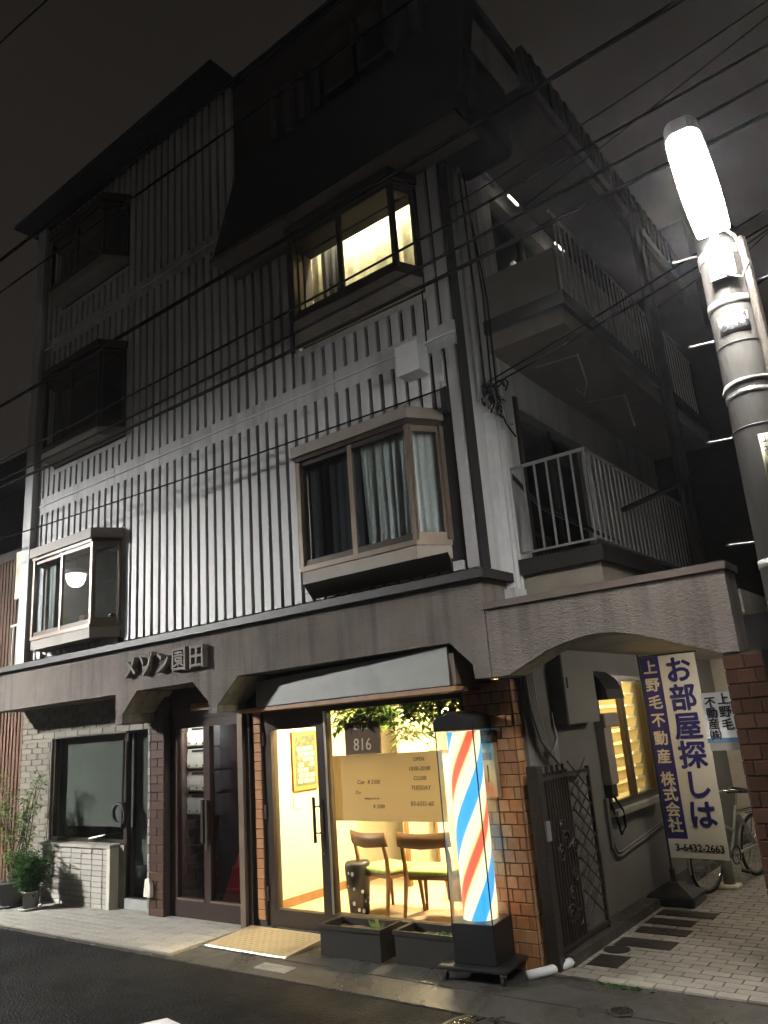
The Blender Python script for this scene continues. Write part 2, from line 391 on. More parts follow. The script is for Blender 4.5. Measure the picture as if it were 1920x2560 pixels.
# passage floor of small pale pavers
pas = structure(MB().box(-3.2, -1.2, -.09, 6.2, -.03, .008).build('passage_floor', 'mortar'))
PB = {}; nb = 0; rest = MB()
for r in range(62):
    y0 = -.085 + r * .1
    x = -3.18 - (.105 if r % 2 else 0)
    while x < -1.22:
        a, b = max(x, -3.18), min(x + .21, -1.22)
        if b - a > .03:
            if nb < 300:
                k = (round(b - a, 3), random.randrange(3))
                if k not in PB: PB[k] = MB().box(0, k[0] - .009, 0, .091, 0, .014).mesh('paver', 'paver_%d' % k[1])
                o = bpy.data.objects.new('paver', PB[k]); COL.objects.link(o); o.parent = pas
                o.location = (a, y0, .008 + random.uniform(-.0015, .0015)); nb += 1
            else:
                rest.box(a, b - .009, y0, y0 + .091, .008, .021 + random.uniform(-.0015, .0015))
        x += .21
ro = rest.build('far_pavers', 'paver_0', pas); ro['kind'] = 'stuff'

# ------------------------------------------------------------------ apartment building
B = tag(empty('apartment_building', (-3.2, -.4, 0)), 'grey slatted four storey apartment block with bay windows above lit shop', 'building')
OFF = Vector((3.2, .4, 0))
def fix(o):  # parts are modelled in world coordinates
    o.location = o.location + OFF; return o
class Part:
    pass
def bpart(mb, name, m, bevel=0, smooth=False):
    o = mb.build(name, m, B, smooth, bevel); o.location = OFF; return o
YF, YW = -.45, -.36  # upper building placed from image pixels, scaled about the camera to these planes
BAYS = [  # name, x front left/right, x back left/right, z sill bottom, sill top, glass top, roof top, kind
    ('L2', -10.12, -8.71, -10.22, -8.47, 3.27, 3.40, 4.55, 4.68),
    ('R2', -5.03, -3.66, -5.17, -3.47, 3.32, 3.44, 4.62, 4.73),
    ('L3', -10.06, -8.68, -10.20, -8.45, 5.98, 6.10, 7.28, 7.38),
    ('R3', -4.98, -3.62, -5.15, -3.50, 6.02, 6.16, 7.22, 7.32),
    ('L4', -10.06, -8.67, -10.19, -8.43, 8.63, 8.76, 9.66, 9.78)]
holes = [(b[3] + .06, b[4] - .06, b[5] + .1, b[7] - .02) for b in BAYS]
mb = walls(MB(), -10.65, -3.2, YW + .05, YW + .17, 3.1, 10.3, holes)
bpart(mb, 'front_wall', 'groove')
# left pilaster, side wall, bodies behind
bpart(MB().box(-10.87, -10.65, -.45, .3, 3.1, 10.34), 'pilaster', 'panel')
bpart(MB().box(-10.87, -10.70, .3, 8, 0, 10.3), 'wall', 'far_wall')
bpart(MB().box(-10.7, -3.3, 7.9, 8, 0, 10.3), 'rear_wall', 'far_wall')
bpart(MB().box(-10.87, -3.12, -.3, 8, 10.34, 10.5), 'roof', 'dark_roof')
bpart(MB().box(-11.05, -6.1, -.78, -.3, 10.30, 10.36), 'eave', 'dark_roof')
# horizontal bands with a thin pale bead
for zc in (5.455, 8.075):
    x1 = -3.2 if zc < 6 else -6.1
    xs = [-10.65 + i * .99 for i in range(9)]; xs = [x for x in xs if x < x1 - .4] + [x1]
    for a, b in zip(xs, xs[1:]):
        bpart(MB().box(a + .003, b - .003, YW, YW + .05, zc - .125, zc + .125), 'band_panel', 'panel')
    bpart(MB().box(-10.65, x1, YW - .012, YW, zc - .008, zc + .012), 'band_bead', 'panel_white')
# vertical slats, one by one
SL = {}
def slat(x, wd, z0, z1):
    k = (round(wd, 3), round(z1 - z0, 3))
    if k not in SL: SL[k] = MB().box(0, k[0], 0, .05, 0, k[1]).mesh('slat', 'panel')
    o = bpy.data.objects.new('slat', SL[k]); COL.objects.link(o); o.parent = B; o.location = Vector((x, YW + random.uniform(-.002, .002), z0)) + OFF
P = .149; WD = .099
for fl, (z0, z1) in enumerate(((3.205, 5.33), (5.58, 7.95), (8.2, 10.29))):
    x = -10.63
    while x < -3.28:
        xe = x + WD
        if fl == 2 and xe > -6.1: break
        segs = [(z0, z1)]
        for b in BAYS:
            if xe > b[3] - .02 and x < b[4] + .02 and b[8] > z0 and b[5] < z1:
                segs = [(z0, b[5] - (.03 if fl else -.02)), (b[8] + .02, z1)]
                if x < b[3] or xe > b[4]: segs = [(z0, b[5] - .03), (b[8] + .02, z1)]
        for (a, c) in segs:
            if c - a > .05: slat(x, WD, a, c)
        x += P
# plain cheeks beside the bays
for b in BAYS:
    bpart(MB().box(b[3] - .10, b[3] - .02, YW + .004, YW + .05, b[5] - .02, b[8] + .01), 'bay_cheek', 'panel')
    if b[0][0] == 'L': bpart(MB().box(b[4] + .012, b[4] + .06, YW + .004, YW + .05, b[5] - .02, b[8] + .01), 'bay_cheek', 'panel')
    bpart(MB().box(b[3] - .05, b[4] + .05, YW - .004, YW + .05, b[5] - .10, b[5] - .032), 'under_sill_panel', 'panel') if b[0] in ('L3', 'R3', 'L4') else None
# lower ledge
bpart(MB().extrude([(-11.6, -.52, 3.08), (-11.6, -.52, 3.155), (-11.6, -.30, 3.20), (-11.6, -.30, 3.08)], (8.42, 0, 0)), 'ledge', 'ledge')
bpart(MB().box(-3.18, -3.10, -.52, .02, 3.08, 3.16), 'ledge', 'ledge')
# fascia over the shops with chamfered openings
zt, zb, ze = 2.57, 2.215, 3.08
outl = [(-11.6, 2.545), (-8.40, 2.55), (-8.40, 2.19), (-8.255, 2.195), (-8.25, 2.31), (-7.97, 2.56), (-6.94, 2.565), (-6.68, 2.33), (-6.68, 2.21),
        (-6.54, 2.21), (-6.53, 2.29), (-6.20, 2.565), (-3.54, 2.58), (-3.33, 2.38), (-3.32, 2.26), (-3.165, 2.26), (-3.165, ze), (-11.6, ze)]
bpart(MB().extrude([(x, YF, z) for x, z in outl], (0, .52, 0)), 'fascia', 'stucco')
# opening faces with warm light painted into the colour (a few millimetres proud)
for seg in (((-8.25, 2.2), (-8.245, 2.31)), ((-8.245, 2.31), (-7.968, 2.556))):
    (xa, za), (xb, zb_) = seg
    bpart(MB().quad((xa + .004, YF + .004, za), (xb + .004, YF + .004, zb_ - .004), (xb + .004, .068, zb_ - .004), (xa + .004, .068, za)), 'lit_opening_face', 'stucco_lit')
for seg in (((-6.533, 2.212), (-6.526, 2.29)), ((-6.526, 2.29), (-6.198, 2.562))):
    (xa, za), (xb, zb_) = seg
    bpart(MB().quad((xa + .004, YF + .004, za), (xb + .004, YF + .004, zb_ - .004), (xb + .004, .068, zb_ - .004), (xa + .004, .068, za)), 'lit_opening_face', 'stucco_lit')
# sign letters on the fascia
for i, ch in enumerate('メゾン園田'):
    o = text('letter', ch, .285, 'letter_stucco', B, Vector((-8.02 + i * .305, YF - .035, 2.815)) + OFF, depth=.035, bold=.004, sx=.95)

# ---- mansard over the right half of the top floor
ma = [(-6.1, -.80, 7.37), (-6.1, .18, 10.85), (-6.1, .34, 10.85), (-6.1, -.62, 7.37)]
bpart(MB().extrude(ma, (3.42, 0, 0)), 'mansard_roof', 'dark_roof')
bpart(MB().extrude([(-6.09, -.62, 7.37), (-6.09, .34, 10.84), (-6.09, .9, 10.84), (-6.09, .9, 7.74), (-6.09, -.30, 7.74), (-6.09, -.30, 7.37)], (.05, 0, 0)), 'mansard_cheek', 'dark_roof')
bpart(MB().box(-6.1, -3.15, .30, .9, 10.72, 10.86), 'mansard_top', 'dark_roof')
bpart(MB().box(-6.04, -3.2, -.28, .9, 7.76, 7.86), 'attic_floor', 'dark_roof')
bpart(MB().box(-6.12, -4.9, -.83, -.36, 7.31, 7.365), 'eave_soffit', 'cap_brown')
bpart(MB().box(-4.9, -2.7, -.80, -.36, 7.33, 7.366), 'eave_soffit', 'cap_brown')
for k in range(4): bpart(MB().box(-5.45 + k * .24, -5.35 + k * .24, -.40, -.2, 8.95, 9.62), 'dormer_slat', 'far_wall')
for k in range(2):
    o = bpart(MB().box(-4.5 + k * .5, -4.06 + k * .5, -.46, -.2, 8.95, 9.72), 'dormer_window', 'bronze')
    q = MB().box(-4.46 + k * .5, -4.10 + k * .5, -.466, -.46, 9.0, 9.68).build('pane', 'glass_dark', o)
bpart(MB().box(-3.3, -2.6, -.55, .3, 7.45, 8.35), 'parapet', 'dark_roof', bevel=.12)

# ---- side wall towards the passage
def wallx(mb, x0, x1, y0, y1, z0, z1, holes):
    t = MB(); walls(t, y0, y1, x0, x1, z0, z1, holes)
    mb.v += [(q[1], q[0], q[2]) for q in t.v]; n = len(mb.v) - len(t.v); mb.f += [tuple(reversed([i + n for i in f])) for f in t.f]; return mb
bpart(wallx(MB(), -3.36, -3.2, -.31, 8, 2.62, 10.3, [(.72, 2.6, 3.2, 5.0), (.72, 2.6, 5.9, 7.6)]), 'side_wall', 'panel')
bpart(wallx(MB(), -3.36, -3.2, .1, 6.2, 0, 2.62, [(1.62, 2.95, 1.0, 2.26)]), 'passage_wall', 'side_wall')
bpart(MB().box(-3.22, -3.19, -.34, -.20, 3.2, 10.2), 'corner_strip', 'black_wall')
bpart(MB().box(-3.2, -3.17, .66, .72, 3.1, 5.1), 'door_frame', 'bronze')
for z0 in (3.2, 5.9):
    bpart(MB().box(-3.33, -3.31, .72, 2.6, z0, z0 + 1.8), 'balcony_door', 'glass_dark')
    bpart(MB().box(-3.30, -3.27, 1.62, 1.68, z0, z0 + 1.8), 'door_frame', 'bronze')
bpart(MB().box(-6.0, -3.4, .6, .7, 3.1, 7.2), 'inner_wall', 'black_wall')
# white duct covers and conduits down the corner
for (y, wdt, z0, z1) in ((.0, .10, 3.02, 4.72), (.13, .07, 3.0, 4.86), (.22, .05, 3.0, 4.6)):
    bpart(MB().box(-3.2, -3.13, y, y + wdt, z0, z1), 'cable_duct', 'panel_white')
bpart(MB().box(-3.2, -3.06, -.06, .16, 2.93, 3.02), 'duct_foot', 'panel')
for y, z1 in ((-.12, 7.4), (.05, 7.0), (.32, 7.6)):
    bpart(MB().tube([(-3.17, y, 4.8), (-3.17, y, z1)], .014, 6), 'conduit', 'cable_grey')

# ---- side balconies
def balcony(z, name, solid_front, ylen, mat_base):
    s = bpart(MB().box(-3.2, -2.38, .27, ylen, z - .20, z - .02), name, mat_base)
    bx('slab_edge', 'ledge', s, -3.2, -2.33, .22, ylen + .03, z - .02, z + .12)
    return s
b2 = balcony(3.19, 'balcony', False, 3.5, 'tan')
hr = MB().tube([(-3.17, .30, 4.21), (-2.40, .30, 4.21), (-2.40, 3.45, 4.21)], .018, 8).build('handrail', 'galv', b2)
MB().tube([(-3.13, .30, 3.38), (-2.40, .30, 3.38), (-2.40, 3.45, 3.38)], .012, 6).build('bottom_rail', 'galv', b2)
BAL = MB().box(-.008, .008, -.008, .008, 3.38, 4.20).mesh('baluster', 'galv')
for i in range(7):
    o = bpy.data.objects.new('baluster', BAL); COL.objects.link(o); o.parent = b2; o.location = (-3.14 + i * .123, .30, 0)
for i in range(26):
    o = bpy.data.objects.new('baluster', BAL); COL.objects.link(o); o.parent = b2; o.location = (-2.40, .42 + i * .118, 0)
MB().tube([(-3.17, .30, 4.2), (-3.0, .55, 3.85), (-2.7, 1.7, 3.6)], .02, 6).build('brace', 'black_plastic', b2)
MB().tube([(-2.40, 1.1, 3.78), (-1.9, 1.9, 4.15)], .03, 6).build('laundry_arm', 'black_plastic', b2)
MB().tube([(-3.17, .30, 3.2), (-3.17, .30, 4.21)], .018, 6).build('rail_post', 'galv', b2)
b3 = balcony(5.66, 'balcony', True, 5.2, 'tan')
bx('parapet', 'tan', b3, -3.2, -2.40, .29, .37, 5.78, 6.30)
MB().tube([(-2.40, .35, 6.75), (-2.40, 5.1, 6.75)], .018, 6).build('handrail', 'galv', b3)
BAL3 = MB().box(-.008, .008, -.008, .008, 5.78, 6.75).mesh('baluster', 'galv')
for i in range(36):
    o = bpy.data.objects.new('baluster', BAL3); COL.objects.link(o); o.parent = b3; o.location = (-2.40, .45 + i * .128, 0)
MB().tube([(-3.0, .9, 5.44), (-2.55, .95, 5.44), (-2.5, .95, 5.1), (-2.55, .95, 4.98), (-2.62, .95, 5.08)], .01, 6).build('laundry_hook', 'galv', b3)
MB().tube([(-3.0, 2.2, 5.44), (-2.55, 2.25, 5.40), (-2.5, 2.25, 5.0)], .01, 6).build('laundry_hook', 'galv', b3)
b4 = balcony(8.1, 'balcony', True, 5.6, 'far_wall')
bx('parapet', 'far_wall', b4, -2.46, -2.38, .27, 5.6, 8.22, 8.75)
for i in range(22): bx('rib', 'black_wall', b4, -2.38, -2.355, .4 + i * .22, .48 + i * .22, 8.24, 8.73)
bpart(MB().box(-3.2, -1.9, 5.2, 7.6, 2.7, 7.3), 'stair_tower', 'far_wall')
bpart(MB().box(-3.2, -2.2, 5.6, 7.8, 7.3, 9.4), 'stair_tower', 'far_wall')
bpart(MB().tube([(-2.28, 3.0, 2.7), (-2.28, 3.0, 8.1)], .075, 10), 'downpipe', 'far_wall')
# lit tubes in the upper corridor
for (y0, y1, z) in ((.86, 1.08, 7.56), (2.06, 2.30, 7.56)):
    tag(MB().tube([(-3.02, y0, z), (-3.02, y1, z)], .014, 8).build('ceiling_tube', 'tube_light'),
        'short lit tube in upper corridor nearer the street corner' if y0 < 1 else 'short lit tube in upper corridor further from the street corner', 'light')

# ---- portal beam with shallow arch over the passage
arch = [(-3.155, 2.26), (-3.0, 2.262), (-2.83, 2.335), (-2.66, 2.41), (-2.5, 2.457), (-2.33, 2.488), (-2.2, 2.492), (-2.08, 2.483), (-1.92, 2.445), (-1.75, 2.39), (-1.56, 2.32), (-1.38, 2.255), (-1.255, 2.25)]
bpart(MB().extrude([(x, YF - .004, z) for x, z in arch] + [(-1.255, YF - .004, 2.81), (-3.155, YF - .004, 2.81)], (0, .30, 0)), 'arch_beam', 'stucco')
bpart(MB().box(-3.16, -1.235, YF - .03, YF + .32, 2.81, 2.865), 'beam_cap', 'cap_brown')
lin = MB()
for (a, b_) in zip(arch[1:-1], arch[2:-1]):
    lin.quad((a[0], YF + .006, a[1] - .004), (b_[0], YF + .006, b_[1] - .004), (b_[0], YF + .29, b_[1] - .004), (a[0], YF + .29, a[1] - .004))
bpart(lin, 'lit_arch_face', 'stucco_lit')  # underside of the arch, the yellow light on it is painted
bpart(MB().box(-3.2, -1.24, YF + .31, 6.2, 2.53, 2.70), 'passage_ceiling', 'soffit')
bpart(MB().box(-1.31, -1.10, -.04, 6.2, 0, 2.52), 'passage_far_side_wall', 'far_wall')
# brick pillar on the right: orange tile, its shade put into the dark colour
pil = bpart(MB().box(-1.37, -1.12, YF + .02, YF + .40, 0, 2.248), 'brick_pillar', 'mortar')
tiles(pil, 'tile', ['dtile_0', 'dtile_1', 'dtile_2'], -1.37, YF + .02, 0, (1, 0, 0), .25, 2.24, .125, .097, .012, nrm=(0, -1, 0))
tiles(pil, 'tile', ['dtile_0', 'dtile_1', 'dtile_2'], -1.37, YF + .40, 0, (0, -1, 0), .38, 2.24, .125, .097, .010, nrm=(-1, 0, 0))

# ---- shop-front level: tiled column at the corner
colm = bpart(MB().box(-3.72, -3.245, -.03, .5, 0, 2.26), 'tile_column', 'mortar')
TM = ['tile_0', 'tile_0', 'tile_1', 'tile_1', 'tile_2', 'tile_3', 'tile_4']
tiles(colm, 'tile', TM, -3.72, -.03, 0, (1, 0, 0), .475, 2.25, .119, .098, .014, nrm=(0, -1, 0))
tiles(colm, 'tile', TM, -3.245, -.03, 0, (0, 1, 0), .36, 2.25, .119, .098, .012, nrm=(1, 0, 0))
p1 = bpart(MB().box(-8.36, -8.04, .0, .3, 0, 2.5), 'tile_column', 'mortar')
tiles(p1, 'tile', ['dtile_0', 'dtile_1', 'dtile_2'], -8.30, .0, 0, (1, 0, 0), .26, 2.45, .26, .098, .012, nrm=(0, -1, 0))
tiles(p1, 'tile', ['wtile_0', 'wtile_1'], -8.362, .0, 0, (1, 0, 0), .055, 2.45, .055, .098, .012, nrm=(0, -1, 0))
p2 = bpart(MB().box(-6.565, -6.41, .06, .3, 0, 2.5), 'tile_column', 'mortar')
tiles(p2, 'tile', ['tile_0', 'tile_1', 'tile_3'], -6.53, .06, .1, (1, 0, 0), .115, 2.2, .115, .098, .012, nrm=(0, -1, 0), bond=False)
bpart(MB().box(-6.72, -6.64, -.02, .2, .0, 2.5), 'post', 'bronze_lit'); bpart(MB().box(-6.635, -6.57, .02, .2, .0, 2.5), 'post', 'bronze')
# header over the shop
bpart(MB().box(-6.40, -3.70, .02, .3, 2.23, 2.62), 'header', 'bronze')
bpart(MB().extrude([(-6.56, -.16, 2.185), (-3.52, -.44, 2.185), (-3.52, .05, 2.185), (-6.56, .05, 2.185)], (0, 0, .04)), 'header_sill', 'wood')
bpart(MB().extrude([(-6.5, -.08, 2.235), (-3.4, -.08, 2.235), (-3.4, -.03, 2.57), (-6.5, -.03, 2.57)], (0, .03, 0)), 'sign_back', 'ledge')
bpart(MB().extrude([(-6.22, -.19, 2.235), (-3.60, -.415, 2.235), (-3.60, -.405, 2.565), (-6.22, -.18, 2.50)], (0, .03, 0)), 'blank_sign_panel', 'sign_grey')
bpart(MB().box(-3.59, -3.54, -.40, .0, 2.235, 2.5), 'sign_end', 'bronze_lit')

# ---- shop door and window frames
sd = bpart(walls(MB(), -6.41, -5.53, .08, .16, .05, 2.2, [(-6.29, -5.62, .21, 1.985)]), 'shop_door', 'bronze')
bx('pane', 'shop_glass', sd, -6.29, -5.62, .115, .121, .21, 1.985)
MB().tube([(-5.64, .02, .87), (-5.64, .02, 1.30)], .017, 10).build('handle', 'black_plastic', sd)
for z in (.96, 1.21): MB().tube([(-5.64, .02, z), (-5.60, .02, z), (-5.58, .08, z)], .008, 8).build('handle_bracket', 'chrome', sd)
MB().tube([(-5.575, .07, .76), (-5.575, .09, .76)], .014, 10).build('lock', 'chrome', sd)
for z in (.35, 1.15, 1.9): MB().tube([(-6.395, .07, z - .07), (-6.395, .07, z + .07)], .013, 8).build('hinge', 'bronze_lit', sd)
sw = bpart(walls(MB(), -5.53, -3.70, .06, .17, .05, 2.19, [(-5.48, -3.80, .225, 2.135)]), 'shop_window', 'bronze')
bx('pane', 'shop_glass', sw, -5.48, -3.80, .11, .118, .225, 2.135)
bx('frame_bead', 'steel', sw, -5.485, -5.465, .05, .06, .225, 2.135)
bx('frosted_film', 'frost', sw, -5.44, -4.10, .125, .128, 1.065, 1.685)
TX = dict(m='ink', parent=sw, depth=.0012)
for (s_, x, z, sz) in (('Cut   ¥ 3300', -4.98, 1.425, .055), ('Do', -5.12, 1.33, .05), ('shampoo & cut', -4.95, 1.275, .03), ('¥ 3300', -4.87, 1.20, .05),
                       ('OPEN', -4.36, 1.62, .05), ('10:00-20:00', -4.36, 1.535, .052), ('CLOSE', -4.36, 1.45, .05), ('TUESDAY', -4.36, 1.365, .052), ('03-6331-60', -4.36, 1.225, .056)):
    text('lettering', s_, sz, loc=(x, .107, z), shear=.15, **TX)
bpart(MB().box(-6.41, -3.70, .05, .3, .0, .05), 'threshold', 'gutter')

# ---- entrance doors
en = bpart(walls(MB(), -8.04, -6.72, .08, .15, .0, 2.2, [(-7.90, -7.42, .22, 2.09), (-7.31, -6.76, .22, 2.09)]), 'entrance_door', 'maroon')
bx('pane', 'glass_dark', en, -7.90, -7.42, .11, .116, .22, 2.09); bx('pane', 'glass_dark', en, -7.31, -6.76, .11, .116, .22, 2.09)
for x in (-7.40, -7.325): bx('handle', 'bronze', en, x - .018, x + .018, .03, .06, .82, 1.28)
bx('lock', 'chrome', en, -7.385, -7.355, .07, .08, .74, .80)
for x0, x1 in ((-7.90, -7.42), (-7.31, -6.76)): bx('kick_strip', 'bronze_lit', en, x0, x1, .07, .08, .20, .22)
bpart(MB().box(-8.04, -6.72, .06, .155, 2.2, 2.6), 'header', 'maroon')
bpart(MB().box(-7.55, -7.0, .0, .06, 2.28, 2.36), 'transom_lamp', 'wood')
# entrance hall
bpart(MB().box(-8.2, -6.68, 1.9, 2.0, 0, 2.6), 'hall_wall', 'hall_wall'); bpart(MB().box(-8.3, -8.2, .3, 2.0, 0, 2.6), 'hall_wall', 'hall_wall')
bpart(MB().box(-6.74, -6.67, .31, 2.0, 0, 2.6), 'hall_wall', 'hall_wall'); bpart(MB().box(-8.2, -6.68, .16, 1.9, -.02, .01), 'hall_floor', 'gutter'); bpart(MB().box(-8.2, -6.68, .16, 1.9, 2.4, 2.5), 'hall_ceiling', 'hall_wall')
hs = bpart(MB().box(-8.2, -8.14, .17, .9, 0, 2.4), 'hall_tile_wall', 'mortar')
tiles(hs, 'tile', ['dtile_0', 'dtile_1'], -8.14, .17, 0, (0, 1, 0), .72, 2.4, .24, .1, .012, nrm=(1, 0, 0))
rj = bpart(MB().box(-6.72, -6.66, .17, .45, 0, 2.4), 'hall_tile_jamb', 'mortar')
st = bpart(MB().extrude([(-7.14, .60, .01), (-7.78, .60, .01), (-7.14, .60, 1.12)], (0, .04, 0)), 'stair_stringer', 'red_paint')
for i in range(4): bpart(MB().box(-7.66 + i * .13, -6.76, .585, 1.5, .2 + i * .24, .23 + i * .24), 'stair_tread', 'red_paint')
tag(MB().box(-8.0, -7.0, .20, .30, 2.36, 2.39).build('hall_ceiling_light', 'hall_light'), 'slim lit ceiling light inside the apartment entrance hall', 'light')
for k in range(4):
    z = 1.86 - k * .265
    t = tag(empty('mailbox', (-7.98, .42, z)), ['topmost', 'second', 'third', 'lowest'][k] + ' pale metal mailbox in column behind left entrance door pane', 'mailbox', 'mailboxes in the entrance hall')
    MB().box(-.185, .185, 0, .2, 0, .245).build('body', 'mailbox', t)
    MB().box(-.165, .175, -.012, 0, .02, .19).build('flap', 'mailbox', t)
    MB().box(-.07, .17, -.006, 0, .205, .232).build('slot', 'ink', t)
    for x in (-.12, .02, .14): MB().box(x, x + .02, -.016, -.012, .035, .055).build('latch', 'ink', t)
    if k == 2: MB().box(-.1, .08, -.016, -.012, .09, .16).build('notice', 'white_paint', t)
for k in range(4):
    z = 1.86 - k * .265
    t = tag(MB().box(-7.76, -7.55, .44, .62, z, z + .240).build('mailbox', 'mail_dark'), ['topmost', 'second', 'third', 'lowest'][k] + ' dark grey mailbox behind right entrance door pane', 'mailbox', 'mailboxes in the entrance hall')
    MB().box(-7.74, -7.69, .434, .44, z + .1, z + .16).build('notice', 'white_paint', t)

# ---- left shop: white tiled wall, big window with blinds
ls = bpart(walls(MB(), -11.6, -8.36, .10, .25, 0, 2.62, [(-10.78, -8.99, .74, 2.11), (-8.99, -8.37, .0, 2.14)]), 'shop_wall', 'mortar_pale')
WT = ['wtile_0', 'wtile_1', 'wtile_2']
WT_SHADE = ['wtile_shade_0', 'wtile_shade_1', 'wtile_shade_2']
tiles(ls, 'white_tile', WT_SHADE, -11.6, .10, 2.12, (1, 0, 0), 3.2, .48, .30, .08, .012, nrm=(0, -1, 0))
tiles(ls, 'white_tile', WT_SHADE, -11.6, .10, 0, (1, 0, 0), .80, 2.12, .30, .08, .012, nrm=(0, -1, 0))
lp = bpart(MB().box(-10.72, -9.17, .0, .12, 0, .72), 'low_tile_panel', 'mortar_pale')
tiles(lp, 'white_tile', WT, -10.72, .0, 0, (1, 0, 0), 1.55, .70, .24, .064, .012, nrm=(0, -1, 0), bond=False)
bpart(MB().box(-10.74, -9.10, -.03, .16, .715, .755), 'low_panel_cap', 'wtile_1'); bpart(MB().box(-9.17, -9.10, -.025, .16, 0, .714), 'low_panel_end', 'soffit')
lw = bpart(walls(MB(), -10.80, -8.37, .13, .19, .0, 2.16, [(-10.72, -9.05, .80, 2.10), (-8.98, -8.42, .14, 2.10), (-10.80, -9.05, 0, .74)]), 'shop_window', 'bronze')
bx('pane', 'glass', lw, -10.72, -9.05, .155, .161, .80, 2.10); bx('pane', 'glass', lw, -8.98, -8.42, .155, .161, .14, 2.10)
bx('blind', 'blind', lw, -10.70, -9.04, .26, .263, .93, 2.12); bx('blind', 'blind', lw, -8.97, -8.40, .26, .263, .52, 2.12)
bx('blind_rail', 'blind', lw, -8.97, -8.40, .25, .27, .50, .525)
bx('sill', 'galv', lw, -8.98, -8.38, .10, .13, .02, .135)
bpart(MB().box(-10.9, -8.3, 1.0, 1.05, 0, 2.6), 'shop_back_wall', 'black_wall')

# ---- bay windows
def bay(b, curt):
    nm, xl, xr, bl, br, zs, z0, z1, zr = b
    yf, yb = -.64, YW
    def ring(dx, dy, za, zb_):  # trapezoid plan prism
        return MB().extrude([(bl - dx, yb, za), (xl - dx, yf - dy, za), (xr + dx, yf - dy, za), (br + dx, yb, za)], (0, 0, zb_ - za))
    up_ = zr < 6
    o = bpart(ring(.0, .0, zs, z0), 'bay_window', 'tan')
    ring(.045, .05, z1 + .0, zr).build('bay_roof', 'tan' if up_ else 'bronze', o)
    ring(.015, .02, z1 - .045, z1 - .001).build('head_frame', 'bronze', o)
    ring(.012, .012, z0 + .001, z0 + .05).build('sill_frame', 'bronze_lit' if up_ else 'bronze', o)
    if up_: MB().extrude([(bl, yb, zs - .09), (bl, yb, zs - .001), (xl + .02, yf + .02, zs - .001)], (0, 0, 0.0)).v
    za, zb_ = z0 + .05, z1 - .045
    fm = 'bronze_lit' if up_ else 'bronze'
    w_ = .05
    for (px, py) in ((xl, yf), (xr, yf)): bx('corner_post', fm, o, px - w_ / 2, px + w_ / 2, py - .004, py + .05, za, zb_)
    for (px) in (bl + .02, br - .02): bx('back_post', fm, o, px - .03, px + .03, yb - .03, yb + .03, za, zb_)
    xm = (xl + xr) / 2
    bx('meeting_rail', fm, o, xm - .028, xm + .028, yf - .002, yf + .035, za, zb_)
    for (a, c, dy) in ((xl + .03, xm - .028, .02), (xm + .028, xr - .03, .008)):
        bx('sash_rail', 'bronze', o, a, c, yf + dy - .006, yf + dy + .02, za, za + .06)
        bx('sash_rail', 'bronze', o, a, c, yf + dy - .006, yf + dy + .02, zb_ - .05, zb_)
        bx('pane', 'frosted' if (nm == 'L2' and a > xl + .2) else 'glass', o, a, c, yf + dy + .004, yf + dy + .009, za + .06, zb_ - .05)
    for (p, q) in (((xl, yf), (bl, yb)), ((xr, yf), (br, yb))):
        P0 = Vector((*p, 0)); P1 = Vector((*q, 0)); d = (P1 - P0); n_ = Vector((-d.y, d.x, 0)).normalized() * .006
        a = P0 + d * .16; c = P0 + d * .86
        MB().extrude([a + Vector((0, 0, za + .07)), c + Vector((0, 0, za + .07)), c + Vector((0, 0, zb_ - .06)), a + Vector((0, 0, zb_ - .06))], n_).build('side_pane', 'glass', o)
        for (h0, h1) in ((za, za + .07), (zb_ - .06, zb_)):
            MB().extrude([a + Vector((0, 0, h0)), c + Vector((0, 0, h0)), c + Vector((0, 0, h1)), a + Vector((0, 0, h1))], n_ * 5).build('side_rail', fm, o)
        for (u, v_) in ((.05, .16), (.86, .97)):
            a2 = P0 + d * u; c2 = P0 + d * v_
            MB().extrude([a2 + Vector((0, 0, za)), c2 + Vector((0, 0, za)), c2 + Vector((0, 0, zb_)), a2 + Vector((0, 0, zb_))], n_ * 5).build('side_stile', fm, o)
    if nm == 'R2':  # sloped underside
        MB().extrude([(bl, yb, zs - .10), (bl, yb, zs - .002), (bl + .14, yf + .01, zs - .002)], (br - bl - .02, 0, 0)).build('underside', 'ledge', o)
    return o
for b in BAYS: bay(b, None)

def room(x0, x1, y0, y1, z0, z1, wall_m, ceil_m):
    mb = MB()
    mb.quad((x0, y1, z0), (x1, y1, z0), (x1, y1, z1), (x0, y1, z1)); mb.quad((x0, y0, z0), (x0, y1, z0), (x0, y1, z1), (x0, y0, z1))
    mb.quad((x1, y0, z0), (x1, y1, z0), (x1, y1, z1), (x1, y0, z1)); mb.quad((x0, y0, z0), (x1, y0, z0), (x1, y1, z0), (x0, y1, z0))
    bpart(mb, 'room_wall', wall_m)
    bpart(MB().box(x0, x1, y0, y1, z1, z1 + .02), 'room_ceiling', ceil_m)
room(-10.4, -8.2, -.18, 1.6, 3.2, 4.9, 'room_wall', 'room_wall')
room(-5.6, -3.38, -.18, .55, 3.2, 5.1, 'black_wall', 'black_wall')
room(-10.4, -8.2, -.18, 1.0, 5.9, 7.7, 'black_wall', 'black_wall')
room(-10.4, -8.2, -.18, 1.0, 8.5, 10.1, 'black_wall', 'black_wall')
room(-5.6, -3.38, -.18, .62, 5.9, 7.72, 'room_ceiling', 'room_ceiling')
bpart(MB().box(-5.55, -3.4, .10, .20, 7.535, 7.66), 'curtain_box', 'beam_wood')

